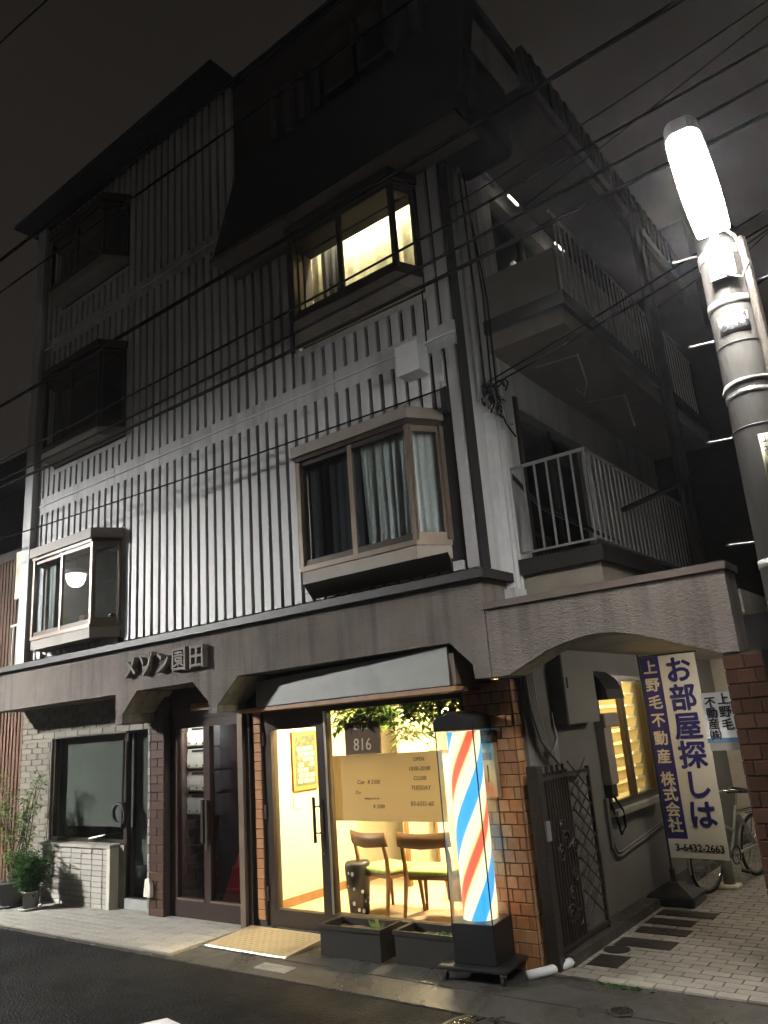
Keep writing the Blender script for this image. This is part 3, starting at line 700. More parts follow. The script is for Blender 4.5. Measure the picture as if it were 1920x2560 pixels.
def curtain(name, x0, x1, y, z0, z1, m, amp=.025, waves=7, label='', tilt=0., gather=0.):
    mb = MB(); n = int(waves * 8)
    for i in range(n + 1):
        t = i / n; ph = t * waves * 2 * math.pi + .7 * math.sin(t * 9)
        a = amp * (math.sin(ph) + .4 * math.sin(2.3 * ph))
        for z, k in ((z0, 1), ((z0 + z1) / 2, .8), (z1, .45)):
            xx = x0 + (x1 - x0) * t; xc = (x0 + x1) / 2
            mb.v.append((xc + (xx - xc) * (1 - gather * (1 - (z - z0) / (z1 - z0))), y + a * k + tilt * (xx - x0), z))
    for i in range(n):
        for k in range(2): mb.f.append((i * 3 + k, (i + 1) * 3 + k, (i + 1) * 3 + k + 1, i * 3 + k + 1))
    o = mb.build(name, m, None, True); tag(o, label, 'curtain'); return o
curtain('curtain', -4.30, -3.74, -.52, 3.58, 4.56, 'curtain', .02, 5, 'white pleated curtain behind front pane of lower right bay window', gather=.12)
c2 = curtain('curtain', -.17, .17, 0, 3.56, 4.56, 'curtain', .012, 4, 'white curtain behind angled side pane of lower right bay window')
c2.location = (-3.64, -.45, 0); c2.rotation_euler.z = math.atan2(.28, .19)
curtain('screen_curtain', -4.99, -4.33, -.50, 3.5, 4.58, 'dark_screen', .006, 6, 'dark grey drawn screen behind left pane of lower right bay window')
curtain('lace_curtain', -5.37, -3.42, .12, 6.2, 7.53, 'lace', .018, 11, 'yellow patterned curtain lit from inside in upper right bay window')
curtain('net_curtain', -5.12, -4.82, .02, 6.2, 7.40, 'dark_screen', .015, 3, 'grey gathered curtain at left of lit upper bay window', gather=.2)
curtain('curtain', -10.02, -9.80, -.50, 3.5, 4.5, 'curtain', .012, 3, 'pale curtain edge at left of the lower left bay window')
tag(MB().box(-5.0, -3.9, -.12, -.06, 7.60, 7.62).build('room_ceiling_light', 'room_light'), 'lit ceiling light in the room behind upper right bay window', 'light')
# pendant lamp and clutter in the left bay
dl = tag(empty('dome_lamp', (-9.58, -.33, 4.19)), 'glowing white dome lamp hanging inside lower left bay window', 'lamp')
MB().lathe([(0, .13), (.15, .13), (.165, .12), (.165, .08), (.13, .07)], n=24).build('rim', 'white_paint', dl, True)
MB().lathe([(.13, .07), (.125, .0), (.10, -.06), (.06, -.095), (0, -.105)], n=24).build('globe', 'dome_light', dl, True)
MB().tube([(0, 0, .16), (0, 0, .6)], .01, 6).build('cord', 'cable_grey', dl)
bt = tag(empty('detergent_bottle', (-9.55, -.5, 3.47)), 'green bottle with yellow cap on lower left bay window sill', 'bottle')
MB().lathe([(0, 0), (.04, 0), (.045, .02), (.045, .17), (.03, .2), (0, .2)], n=14).build('body', 'lime', bt, True)
MB().lathe([(.048, .2), (.05, .24), (0, .245)], n=14).build('cap', 'yellow_plastic', bt, True)
tag(MB().box(-9.18, -9.06, -.5, -.44, 3.48, 3.62).build('small_box', 'cream_paint'), 'small pale box on lower left bay window sill', 'box')
kt = tag(empty('kettle', (-8.62, -.36, 3.46)), 'shiny kettle behind side pane of lower left bay window', 'kettle')
MB().lathe([(0, 0), (.07, 0), (.085, .04), (.07, .1), (.02, .13), (0, .13)], n=16).build('body', 'chrome', kt, True)
MB().torus((0, 0, .12), (0, 1, 0), .06, .008, 16, 6, .5).build('handle', 'black_plastic', kt, True)
tag(MB().tube([(-9.3, -.42, 4.0), (-8.6, -.3, 4.05)], .008, 6).build('towel_rail', 'chrome'), 'thin metal rail across lower left bay window', 'rail')

# ---- barber shop interior
bpart(MB().box(-6.66, -6.60, .18, 3.2, .05, 2.45), 'interior_wall', 'shop_wall'); bpart(MB().box(-6.6, -4.04, 3.2, 3.26, .05, 2.45), 'interior_wall', 'shop_wall')
bpart(MB().box(-3.46, -3.40, .18, 1.25, .05, 2.45), 'interior_wall', 'shop_wall'); bpart(MB().box(-4.10, -3.40, 1.25, 1.31, .05, 2.45), 'interior_wall', 'shop_wall'); bpart(MB().box(-4.10, -4.04, 1.31, 3.2, .05, 2.45), 'interior_wall', 'shop_wall'); bpart(MB().box(-6.66, -3.40, .17, 3.26, .03, .10), 'shop_floor', 'shop_floor')
bpart(MB().box(-6.66, -3.40, .18, 3.26, 2.42, 2.5), 'shop_ceiling', 'shop_ceiling'); bpart(MB().box(-6.598, -6.585, .2, 3.2, .10, .19), 'skirting', 'wood')
bpart(MB().box(-5.95, -5.90, 1.9, 3.2, .1, 2.42), 'interior_partition', 'shop_wall'); bpart(MB().box(-5.90, -5.86, 1.85, 1.9, .1, 1.1), 'partition_post', 'wood')
for i, (x, y) in enumerate(((-5.6, .62), (-4.45, .62), (-5.0, 2.0))):
    tag(MB().box(x - .3, x + .3, y - .12, y + .12, 2.385, 2.415).build('shop_ceiling_light', 'shop_light'),
        ['warm lit ceiling panel in barber shop nearest the door', 'warm lit ceiling panel in barber shop nearest the tiled column', 'warm lit ceiling panel at back of barber shop'][i], 'light', 'shop ceiling lights')
tag(MB().lathe([(0, -.05), (.035, -.036), (.05, 0), (.035, .036), (0, .05)], (-4.18, .38, 2.02), 14).build('spot_bulb', glow('bulb', (1, .9, .65), 25), None, True), 'bright round bulb among the hanging leaves in shop window', 'light')

def chair():
    r = empty('chair')
    s = MB(); 
    pts = [(-.21, -.20), (.21, -.20), (.235, 0), (.225, .22), (-.225, .22), (-.235, 0)]
    MB().extrude([(x, y, .40) for x, y in pts], (0, 0, .055)).build('seat', 'green_seat', r, bevel=.02)
    MB().extrude([(x * .97, y * .97, .365) for x, y in pts], (0, 0, .033)).build('seat_frame', 'wood', r)
    for sx in (-1, 1):
        MB().tube([(sx * .20, .19, .36), (sx * .215, .215, 0)], [.021, .014], 8).build('leg', 'wood', r)
        MB().tube([(sx * .215, -.25, 0), (sx * .20, -.19, .38), (sx * .205, -.20, .55), (sx * .20, -.25, .76)], [.014, .023, .02, .014], 8).build('leg', 'wood', r)
    bk_ = MB(); n = 10
    for i in range(n + 1):
        t = i / n * 2 - 1; x = .245 * t; y = -.285 + .055 * t * t
        for (dy, z) in ((0, .655 + .02 * abs(t)), (-.012, .72), (-.02, .80 + .012 * abs(t)), (.002, .80 + .012 * abs(t)), (.01, .72), (.022, .655 + .02 * abs(t))): bk_.v.append((x, y + dy, z))
    for i in range(n):
        for k in range(6): bk_.f.append((i * 6 + k, (i + 1) * 6 + k, (i + 1) * 6 + (k + 1) % 6, i * 6 + (k + 1) % 6))
    bk_.f.append(tuple(range(6))); bk_.f.append(tuple(n * 6 + k for k in reversed(range(6))))
    bk_.build('backrest', 'wood_dark', r, True)
    return r
ch1 = chair(); ch1.location = (-5.33, .78, .10); ch1.rotation_euler.z = R(-14); ch1.scale = (1.2, 1.05, 1.0)
tag(ch1, 'wooden chair with green seat in shop window nearer the glass door', 'chair', 'chairs in the shop window')
ch2 = copy_tree(ch1); ch2.location = (-4.74, .80, .10); ch2.rotation_euler.z = R(8)
tag(ch2, 'wooden chair with green seat in shop window nearer the barber pole', 'chair', 'chairs in the shop window')
# framed picture on the wall behind the door
pf = tag(empty('framed_picture', (-6.595, .9, 1.62)), 'orange wood framed picture hanging on wall behind glass shop door', 'picture')
def px(mb): return mb
MB().box(0, .03, -.21, .21, -.33, .33).build('frame', 'orange_frame', pf); MB().box(.03, .034, -.165, .165, -.28, .28).build('print', 'art_dark', pf)
for r_ in range(7):
    for c_ in range(3):
        if (r_ + c_) % 5 != 4: MB().box(.034, .036, -.14 + c_ * .095 + (r_ % 2) * .02, -.06 + c_ * .095 + (r_ % 2) * .02, -.25 + r_ * .06, -.205 + r_ * .06).build('pale_block', 'art_pale', pf)
tag(MB().box(-6.598, -6.585, .70, .82, 1.10, 1.24).build('wall_plate', 'cream_paint'), 'small blank plate on wall below the framed picture', 'plate')
# number board in the window
nb_ = tag(empty('number_board', (-5.07, .17, 1.84)), 'dark brown square board reading 816 hanging in shop window', 'sign')
MB().box(-.225, .225, -.01, .012, -.155, .15).build('board', 'sign_brown', nb_)
text('numerals', '816', .165, 'letter_pale', nb_, (0, -.0125, -.065), depth=.001, sx=.95, shear=.05)
MB().box(-.10, -.02, -.0125, -.0105, .085, .13).build('window_mark', 'letter_pale', nb_); MB().box(.0, .09, -.0125, -.0105, .085, .13).build('window_mark', 'letter_pale', nb_)
# black spotted stand beside the chairs
sp = tag(empty('umbrella_stand', (-5.62, .62, .10)), 'black stand with white spots on shop floor by the door', 'stand')
MB().lathe([(0, 0), (.10, 0), (.135, .47), (.12, .50), (0, .50)], n=18).build('body', 'black_plastic', sp, True)
for k in range(16):
    a = random.uniform(-2.6, .4); z = random.uniform(.04, .42); rr = .10 + .035 * z / .47 + .002; s_ = random.uniform(.01, .022)
    c = Vector((rr * math.cos(a), rr * math.sin(a), z)); t = Vector((-math.sin(a), math.cos(a), 0)); u_ = Vector((0, 0, 1)); n_ = Vector((math.cos(a), math.sin(a), 0)) * .003
    MB().extrude([c + t * s_ * math.cos(q) + u_ * s_ * 1.3 * math.sin(q) for q in [i * math.pi / 3 for i in range(6)]], n_).build('spot', 'white_paint', sp)
# back-of-shop furniture
tb = tag(empty('counter', (-4.85, 2.7, .1)), 'dark counter cabinet at the back of the barber shop', 'counter')
MB().box(-.6, .6, -.2, .25, 0, .85).build('cabinet', 'brown_wood', tb); MB().box(-.65, .65, -.25, .28, .85, .89).build('top', 'wood_dark', tb)
bp_ = tag(empty('wooden_basket', (-4.95, 1.55, .1)), 'round wooden basket behind the chairs in the shop', 'basket')
MB().lathe([(0, 0), (.16, 0), (.21, .34), (.19, .35), (.18, .32), (0, .32)], n=16).build('body', 'wood', bp_, True)
mr = tag(empty('standing_mirror', (-5.55, 2.3, .1)), 'wood framed standing mirror inside the barber shop', 'mirror')
walls(MB(), -.2, .2, 0, .03, 0, 1.5, [(-.17, .17, .05, 1.46)]).build('frame', 'wood', mr); MB().box(-.17, .17, .012, .018, .05, 1.46).build('pane', 'shop_ceiling', mr)

sh = tag(empty('wall_shelf', (-5.0, 3.08, 1.35)), 'wooden wall shelf at the back of the barber shop', 'shelf')
MB().box(-.7, .7, -.12, .11, 0, .03).build('board', 'wood', sh); MB().box(-.7, .7, -.12, .11, .38, .41).build('board', 'wood', sh)
for x in (-.68, .66): MB().box(x, x + .02, -.11, .11, -.08, .6).build('side', 'wood', sh)
for k, (bm, nm_) in enumerate((('wood_dark', 'brown'), ('lime', 'green'), ('black_plastic', 'black'), ('cream_paint', 'cream'), ('blue_box', 'blue'))):
    h = .15 + .03 * (k % 3); b_ = tag(empty('bottle', (-5.5 + k * .24, 3.06, 1.38)), nm_ + ' bottle on the wall shelf at back of shop', 'bottle', 'bottles on the shop shelf')
    MB().lathe([(0, 0), (.03, 0), (.032, h * .7), (.012, h * .85), (.012, h), (0, h)], n=10).build('body', bm, b_, True)
# ---- foliage helper: many separate leaf blades in one crown mesh
def leaf(mb, p, d, L, W, droop=.3):
    d = Vector(d).normalized(); s_ = d.cross(Vector((0, 0, 1)));
    if s_.length < .1: s_ = Vector((1, 0, 0))
    s_.normalize(); p = Vector(p); i = len(mb.v)
    m_p = p + d * L * .5; e = p + d * L - Vector((0, 0, droop * L))
    mb.v += [tuple(p), tuple(m_p + s_ * W / 2), tuple(e), tuple(m_p - s_ * W / 2)]
    mb.f += [(i, i + 1, i + 2, i + 3)]
def rnd_dir(zlo=-.3, zhi=1): 
    a = random.uniform(0, 2 * math.pi); z = random.uniform(zlo, zhi); return Vector((math.cos(a), math.sin(a), z)).normalized()
# hanging ivy inside the window top
iv = tag(empty('hanging_ivy', (-4.5, .24, 2.13)), 'leafy ivy garland hanging inside top of shop window', 'plant')
vm = MB(); lm = MB()
for k in range(16):
    x = -.95 + k * .125; z = .0; pts = [(x, 0, .08)]
    L = random.uniform(.18, .40) if k > 2 else .25
    for j in range(6):
        pts.append((x + random.uniform(-.05, .05), random.uniform(-.03, .05), .08 - L * (j + 1) / 6))
    vm.tube(pts, .003, 4)
    for q in pts:
        for _ in range(7): leaf(lm, Vector(q) + Vector((random.gauss(0, .03), random.gauss(0, .02), random.gauss(0, .02))), rnd_dir(-.8, .4), random.uniform(.06, .12), random.uniform(.035, .065))
for k in range(420):
    leaf(lm, (random.uniform(-.1, .72), random.gauss(.02, .05), .06 - abs(random.gauss(0, .11))), rnd_dir(-.8, .4), random.uniform(.05, .10), random.uniform(.03, .055))
vm.build('stem', 'trunk', iv); lm.build('leaves', 'leaf_indoor', iv)
# green pot plant over the number board
gp = tag(empty('trailing_plant', (-5.1, .24, 2.06)), 'bright green trailing plant above the 816 board', 'plant'); lm = MB()
for k in range(190): leaf(lm, (random.gauss(0, .15), random.gauss(0, .04), random.gauss(-.01, .06)), rnd_dir(-.9, .6), random.uniform(.05, .1), random.uniform(.03, .06))
lm.build('leaves', 'leaf', gp)
# airy plant in the middle of the window
ap = tag(empty('airy_plant', (-4.62, .42, 1.86)), 'thin leaved plant hanging in middle of shop window', 'plant'); lm = MB(); vm = MB()
for k in range(46):
    d = rnd_dir(-.5, .8); L = random.uniform(.14, .30); vm.tube([(0, 0, 0), tuple(d * L * .6), tuple(d * L + Vector((0, 0, -.06)))], .003, 4)
    for _ in range(2): leaf(lm, d * L * random.uniform(.5, 1), rnd_dir(-.6, .5), .09, .026)
vm.build('stem', 'trunk', ap); lm.build('leaves', 'leaf_indoor', ap)
fp = tag(empty('palm_plant', (-4.75, 1.9, .1)), 'tall potted palm behind the chairs in the shop', 'plant'); lm = MB()
MB().lathe([(0, 0), (.13, 0), (.17, .3), (0, .3)], n=16).build('pot', 'clay_pot', fp, True); MB().tube([(0, 0, .28), (.03, .0, .9)], .02, 6).build('stem', 'trunk', fp)
for k in range(60): leaf(lm, (random.gauss(.03, .05), random.gauss(0, .05), .95 + random.gauss(0, .12)), rnd_dir(-.3, .8), random.uniform(.15, .32), .05)
lm.build('leaves', 'leaf_indoor', fp)

# ------------------------------------------------------------------ barber pole
bpz = tag(empty('barber_pole', (-3.62, -.24, 0), R(6)), 'glowing barber pole with red and blue spiral on black wheeled base', 'barber pole')
MB().box(-.29, .29, -.27, .27, .085, .115).build('dolly', 'black_plastic', bpz, bevel=.01)
for sx in (-1, 1):
    for sy in (-1, 1):
        w_ = MB().tube([(sx * .245 - .012, sy * .22, .033), (sx * .245 + .012, sy * .22, .033)], .034, 14).build('caster', 'rubber', bpz)
        MB().box(sx * .245 - .02, sx * .245 + .02, sy * .22 - .015, sy * .22 + .015, .05, .085).build('caster_fork', 'chrome', w_)
MB().extrude([(-.185, -.185, .115), (.185, -.185, .115), (.185, .185, .115), (-.185, .185, .115)], (0, 0, .285)).build('base_box', 'black_plastic', bpz, bevel=.008)
for k, (a, b_) in enumerate((((-.175, -.175), (.175, -.175)), ((.175, -.175), (.175, .175)), ((.175, .175), (-.175, .175)), ((-.175, .175), (-.175, -.175)))):
    MB().quad((*a, .40), (*b_, .40), (*b_, 1.86), (*a, 1.86)).build('case_pane', 'case', bpz)
for (x, y) in ((-.175, -.175), (.175, -.175), (.175, .175), (-.175, .175)): MB().box(x - .004, x + .004, y - .004, y + .004, .40, 1.86).build('case_edge', 'bronze', bpz)
MB().extrude([(-.19, -.19, 1.86), (.19, -.19, 1.86), (.19, -.19, 1.95), (.15, -.19, 1.985), (.08, -.19, 1.99), (.045, -.19, 2.015), (-.045, -.19, 2.015), (-.08, -.19, 1.99), (-.15, -.19, 1.985), (-.19, -.19, 1.95)], (0, .38, 0)).build('cap', 'black_plastic', bpz, bevel=.012)
cyl = MB(); nseg, nz = 48, 60
for j in range(nz + 1):
    for i in range(nseg): 
        a = 2 * math.pi * i / nseg; cyl.v.append((  .142 * math.cos(a), .142 * math.sin(a), .41 + 1.44 * j / nz))
for j in range(nz):
    for i in range(nseg): cyl.f.append((j * nseg + i, j * nseg + (i + 1) % nseg, (j + 1) * nseg + (i + 1) % nseg, (j + 1) * nseg + i))
def spiral_mat():
    m = bpy.data.materials.new('spiral_lamp'); m.use_nodes = True; n = m.node_tree.nodes; l = m.node_tree.links; b = n['Principled BSDF']
    t = n.new('ShaderNodeTexCoord'); sx = n.new('ShaderNodeSeparateXYZ'); l.new(t.outputs['Object'], sx.inputs[0])
    at = n.new('ShaderNodeMath'); at.operation = 'ARCTAN2'; l.new(sx.outputs['Y'], at.inputs[0]); l.new(sx.outputs['X'], at.inputs[1])
    d = n.new('ShaderNodeMath'); d.operation = 'DIVIDE'; l.new(at.outputs[0], d.inputs[0]); d.inputs[1].default_value = math.pi
    z = n.new('ShaderNodeMath'); z.operation = 'MULTIPLY_ADD'; l.new(sx.outputs['Z'], z.inputs[0]); z.inputs[1].default_value = -1 / .84; l.new(d.outputs[0], z.inputs[2])
    ph = n.new('ShaderNodeMath'); ph.operation = 'ADD'; l.new(z.outputs[0], ph.inputs[0]); ph.inputs[1].default_value = PHASE
    fr = n.new('ShaderNodeMath'); fr.operation = 'FRACT'; l.new(ph.outputs[0], fr.inputs[0])
    r = n.new('ShaderNodeValToRGB'); l.new(fr.outputs[0], r.inputs[0]); e = r.color_ramp.elements
    CR, YE, BL, RD = (1.15, 1.02, .70, 1), (1.0, .72, .22, 1), (.01, .42, .92, 1), (.92, .10, .04, 1)
    e[0].position = 0; e[0].color = CR; e[1].position = 1; e[1].color = CR
    for p, c in ((.20, CR), (.225, BL), (.475, BL), (.50, CR), (.70, CR), (.76, YE), (.785, RD), (.93, RD), (.955, YE)): q = e.new(p); q.color = c
    l.new(r.outputs[0], b.inputs['Emission Color']); b.inputs['Emission Strength'].default_value = 1.35; b.inputs['Base Color'].default_value = (.2, .2, .2, 1)
    b.inputs['Roughness'].default_value = .4; return m
PHASE = .25
cyl.build('spiral_cylinder', spiral_mat(), bpz, True)

# ------------------------------------------------------------------ planters
def planter(loc, rz, label, w=.66, d=.30):
    r = tag(empty('planter', loc, rz), label, 'planter', 'planters under the shop window')
    a, b_, t = w / 2, d / 2, .018; h = .25
    o = MB()
    for (p, q, s0, s1) in ((-a, a, -b_, -b_ + t), (-a, a, b_ - t, b_), (-a, -a + t, -b_ + t, b_ - t), (a - t, a, -b_ + t, b_ - t)): o.box(p, q, s0, s1, .0, h)
    o.box(-a + t, a - t, -b_ + t, b_ - t, .0, .02); o.build('trough', 'planter', r)
    rim = MB(); rim.box(-a - .012, a + .012, -b_ - .012, -b_, h - .03, h + .004); rim.box(-a - .012, a + .012, b_, b_ + .012, h - .03, h + .004); rim.box(-a - .012, -a, -b_, b_, h - .03, h + .004); rim.box(a, a + .012, -b_, b_, h - .03, h + .004); rim.build('rim', 'planter', r)
    sm = MB(); n = 10
    for i in range(n + 1):
        for j in range(5): sm.v.append((-a + t + (w - 2 * t) * i / n, -b_ + t + (d - 2 * t) * j / 4, h - .06 + random.uniform(-.012, .012)))
    for i in range(n):
        for j in range(4): sm.f.append((i * 5 + j, (i + 1) * 5 + j, (i + 1) * 5 + j + 1, i * 5 + j + 1))
    sm.build('soil', 'soil', r); return r
pl1 = planter((-4.92, -.22, .008), R(3), 'dark rectangular planter with small succulent in front of shop window', .66, .32)
pl2 = planter((-4.17, -.16, .008), R(2), 'dark rectangular planter with bare soil tucked beside the barber pole', .58, .30)
su = tag(empty('succulent', (-4.74, -.20, .20)), 'small spiky succulent growing in the planter by the shop window', 'plant'); lm = MB()
for k in range(26): leaf(lm, (random.gauss(0, .025), random.gauss(0, .025), 0), rnd_dir(.4, 1.6), random.uniform(.08, .17), .022, .05)
lm.build('leaves', 'leaf_pale', su)
sd2 = tag(empty('seedlings', (-4.05, -.14, .20)), 'low green sprouts in the planter beside the barber pole', 'plant'); lm = MB()
for k in range(60): leaf(lm, (random.uniform(-.14, .12), random.uniform(-.08, .08), 0), rnd_dir(.2, 1.2), random.uniform(.03, .07), .02, .2)
lm.build('leaves', 'leaf', sd2)

# checker plate ramp at the shop door
rm = tag(empty('entrance_ramp', (-5.98, -.34, .0)), 'ribbed yellowish metal ramp plate at the shop door', 'ramp')
MB().extrude([(-.62, -.26, .0), (-.62, -.25, .016), (-.62, .36, .05), (-.62, .36, .0)], (1.1, 0, 0)).build('plate', 'mat_metal', rm)
rb = MB()
for i in range(24):
    for j in range(12):
        x = -.58 + i * .043; y = -.22 + j * .046; z = .018 + (y + .25) / .61 * .034
        s_ = 1 if (i + j) % 2 else -1
        rb.extrude([(x - .012, y - s_ * .01 - .004, z), (x + .012, y + s_ * .01 - .004, z), (x + .012, y + s_ * .01 + .004, z), (x - .012, y - s_ * .01 + .004, z)], (0, 0, .003))
o = rb.build('raised_treads', 'mat_metal', rm); o['kind'] = 'stuff'
# drain grate by the kerb
gr = tag(empty('drain_grate', (-5.42, -.80, -.012)), 'small pale drain grating in the gutter before the planters', 'grate')
MB().box(-.19, .19, -.07, .07, 0, .012).build('frame', 'galv', gr)
for i in range(9): MB().box(-.17 + i * .04, -.15 + i * .04, -.055, .055, .012, .018).build('bar', 'galv', gr)

# manhole and valve covers
def cover(name, loc, r, label):
    o = tag(empty(name, loc), label, 'manhole cover')
    MB().lathe([(0, .0), (r, .0), (r, .006), (r * .93, .008), (0, .008)], n=40).build('lid', 'wet_iron', o)
    MB().lathe([(r * 1.03, .0), (r * 1.14, .0), (r * 1.14, .004), (r * 1.03, .006), (r * 1.03, 0)], n=40).build('ring', 'gutter', o)
    st_ = MB()
    for k in range(int(r * 300)):
        a = random.uniform(0, 6.28); q = r * .86 * math.sqrt(random.random()); t = random.uniform(0, 3.14); s_ = r * .07
        c = Vector((q * math.cos(a), q * math.sin(a), .008)); u_ = Vector((math.cos(t), math.sin(t), 0)) * s_; v_ = Vector((-math.sin(t), math.cos(t), 0)) * s_ * .45
        st_.extrude([c - u_ - v_, c + u_ - v_, c + u_ + v_, c - u_ + v_], (0, 0, .006))
    st_.build('relief', 'wet_iron', o); return o
cover('manhole_cover', (-3.11, -1.17, -.022), .265, 'large round iron manhole cover in the wet road')
cover('valve_cover', (-2.39, -.57, .006), .075, 'small round valve cover in the road before the passage')

# ------------------------------------------------------------------ passage things
def cov(x0, x1, y0, y1, label):
    o = tag(empty('drain_cover', ((x0 + x1) / 2, (y0 + y1) / 2, .0225)), label, 'drain cover', 'dark covers set in the passage floor')
    a, b_ = (x1 - x0) / 2, (y1 - y0) / 2
    MB().box(-a, a, -b_, b_, 0, .005).build('lid', 'iron', o); MB().box(-.02, .02, -.006, .006, .005, .007).build('lift_hole', 'ink', o)
cov(-2.97, -2.72, .2, .50, 'dark square cover in passage floor nearest the street'); cov(-2.98, -2.5, .78, 1.02, 'dark cover in passage floor just behind the round lid')
cov(-2.95, -2.5, 1.20, 1.40, 'dark cover in passage floor, middle of the row'); cov(-2.97, -2.55, 1.52, 1.72, 'dark cover in passage floor, next but one to the banner'); cov(-2.97, -2.45, 1.84, 2.05, 'dark cover in passage floor nearest the banner stand')
rl = tag(MB().lathe([(0, .006), (.10, .006), (.11, .003), (.11, 0)], (-2.9, .66, .0225), 24).build('drain_cover', 'iron'), 'round dark drain lid in passage floor by the gate', 'drain cover')
bpart(MB().box(-3.2, -3.02, .1, 6.2, 0, .10), 'wall_kerb', 'gutter')
# lit office window in the passage wall
ow = bpart(wallx(MB(), -3.22, -3.16, 1.60, 2.97, .98, 2.28, [(1.66, 2.27, 1.05, 2.22), (2.36, 2.92, 1.05, 2.22)]), 'office_window', 'bronze')
bx('pane', 'glass', ow, -3.195, -3.19, 1.66, 2.27, 1.05, 2.22); bx('pane', 'glass', ow, -3.205, -3.20, 2.36, 2.92, 1.05, 2.22)
bx('sill', 'galv', ow, -3.24, -3.08, 1.56, 3.0, .93, .98)
bpart(MB().box(-4.03, -3.98, 1.32, 3.4, .1, 2.42), 'office_back_wall', 'shop_wall'); bpart(MB().box(-3.98, -3.37, 3.3, 3.36, .1, 2.42), 'office_back_wall', 'shop_wall')
tag(MB().box(-3.85, -3.5, 1.7, 2.9, 2.36, 2.39).build('office_light', 'window_light'), 'lit ceiling light inside the office beside the passage', 'light')
vb = tag(empty('window_blind', (0, 0, 0)), 'slatted roller blind lit from behind in the office window', 'blind')
for k in range(9): 
    z = 1.07 + k * .13; MB().extrude([(-3.30, 1.66, z), (-3.27, 1.66, z + .10), (-3.265, 1.66, z + .10), (-3.295, 1.66, z)], (0, 1.28, 0)).build('slat', 'frost', vb)
# utility cabinet, vent hood, gas meter on the wall
ub = tag(empty('utility_cabinet', (-3.2, .66, 1.83)), 'grey utility cabinet high on passage wall above the gate', 'cabinet')
MB().box(0, .14, 0, .72, 0, .66).build('body', 'side_wall', ub); MB().box(.14, .147, .01, .71, .01, .65).build('door', 'side_wall', ub); MB().box(.147, .155, .06, .075, .32, .42).build('latch', 'iron', ub)
vh = tag(empty('vent_hood', (-3.2, 1.42, 2.03)), 'black curved vent hood over the office window', 'vent hood')
MB().extrude([(0, 0, 0), (.24, 0, 0), (.23, 0, .10), (.17, 0, .21), (.08, 0, .28), (0, 0, .30)], (0, .44, 0)).build('hood', 'black_plastic', vh)
gm = tag(empty('gas_meter', (-3.2, 1.56, 1.16)), 'beige meter box with grey pipe stub on the passage wall', 'meter')
MB().box(0, .10, 0, .19, .06, .72).build('body', 'tan', gm, bevel=.012); MB().box(0, .13, -.02, .36, .60, .74).build('arm', 'tan', gm, bevel=.02); MB().box(.0, .08, .02, .16, -.06, .06).build('valve', 'iron', gm)
ch_ = tag(MB().tube([(-3.12, 1.60, 1.12), (-3.08, 1.68, .98), (-3.1, 1.74, .82), (-3.12, 1.66, .76), (-3.1, 1.58, .85), (-3.14, 1.56, 1.05)], .012, 6).build('hose_loop', 'cable'), 'black hose loop hanging below the beige meter box', 'hose')
cp = tag(empty('wall_pipe', (0, 0, 0)), 'pair of pale pipes bending along passage wall under the window', 'pipe')
for k in range(2): MB().tube([(-3.17, 1.52 + k * .035, 1.1), (-3.17, 1.52 + k * .035, .66 + k * .03), (-3.17, 1.58 + k * .03, .58 + k * .03), (-3.17, 1.7, .56 + k * .03), (-3.17, 3.4, .70 + k * .03)], .013, 6).build('run', 'side_wall', cp)
# cable loops by the gate
cl = tag(empty('cable_coil', (0, 0, 0)), 'hanging loops of grey cable beside the gate post', 'cable')
for k in range(5):
    y = .12 + k * .03; MB().tube([(-3.16, y, 2.45), (-3.15, y + .02, 2.0), (-3.13, y + .10, 1.72 - k * .02), (-3.12, y + .25, 1.60 - k * .025), (-3.13, y + .40 - k * .03, 1.72), (-3.16, y + .42 - k * .03, 1.95)], .012, 6).build('loop', 'cable_grey', cl, True)
# folded ornamental gate
gt = tag(empty('folding_gate', (-3.10, .0, 0)), 'dark ornamental iron gate folded back along the passage wall', 'gate')
MB().box(-.07, .03, -.05, .06, 0, 1.53).build('post', 'iron', gt, bevel=.01)
for k in range(9): MB().box(-.012, .012, .13 + k * .052, .145 + k * .052, .12, 1.46 + (.05 if k % 2 else 0)).build('bar', 'iron', gt)
for z in (.12, 1.40): MB().box(-.015, .015, .08, 1.02, z, z + .03).build('rail', 'iron', gt)
for k in range(9):
    MB().tube([(.0, .60, .2 + k * .13), (.0, 1.0, .2 + k * .13 + .28)], .008, 5).build('lattice', 'iron', gt); MB().tube([(.006, 1.0, .2 + k * .13), (.006, .60, .2 + k * .13 + .28)], .008, 5).build('lattice', 'iron', gt)
MB().box(-.015, .015, 1.0, 1.03, .10, 1.45).build('end_bar', 'iron', gt)
def scroll(y, z, r, s):
    pts = [(.025, y + s * r * (1 - t / 26) * math.cos(t * .45), z + r * (1 - t / 26) * math.sin(t * .45)) for t in range(25)]
    MB().tube(pts, .009, 5).build('scroll', 'iron', gt)
for (y, z, r, s) in ((.28, .35, .09, 1), (.42, .30, .08, -1), (.34, .50, .06, 1), (.24, .82, .08, 1), (.36, .90, .09, -1), (.50, .84, .07, 1), (.30, 1.02, .06, 1), (.44, .62, .06, -1)): scroll(y, z, r, s)
MB().box(.03, .045, -.02, .05, .95, 1.10).build('lock', 'galv', gt)
# pipe stub on the ground
tag(MB().tube([(-3.05, .12, .06), (-3.08, .05, .045), (-3.16, -.10, .035), (-3.26, -.24, .03)], .035, 10).build('drain_pipe', 'panel_white', None, True), 'pale plastic drain pipe lying at foot of gate post', 'pipe')
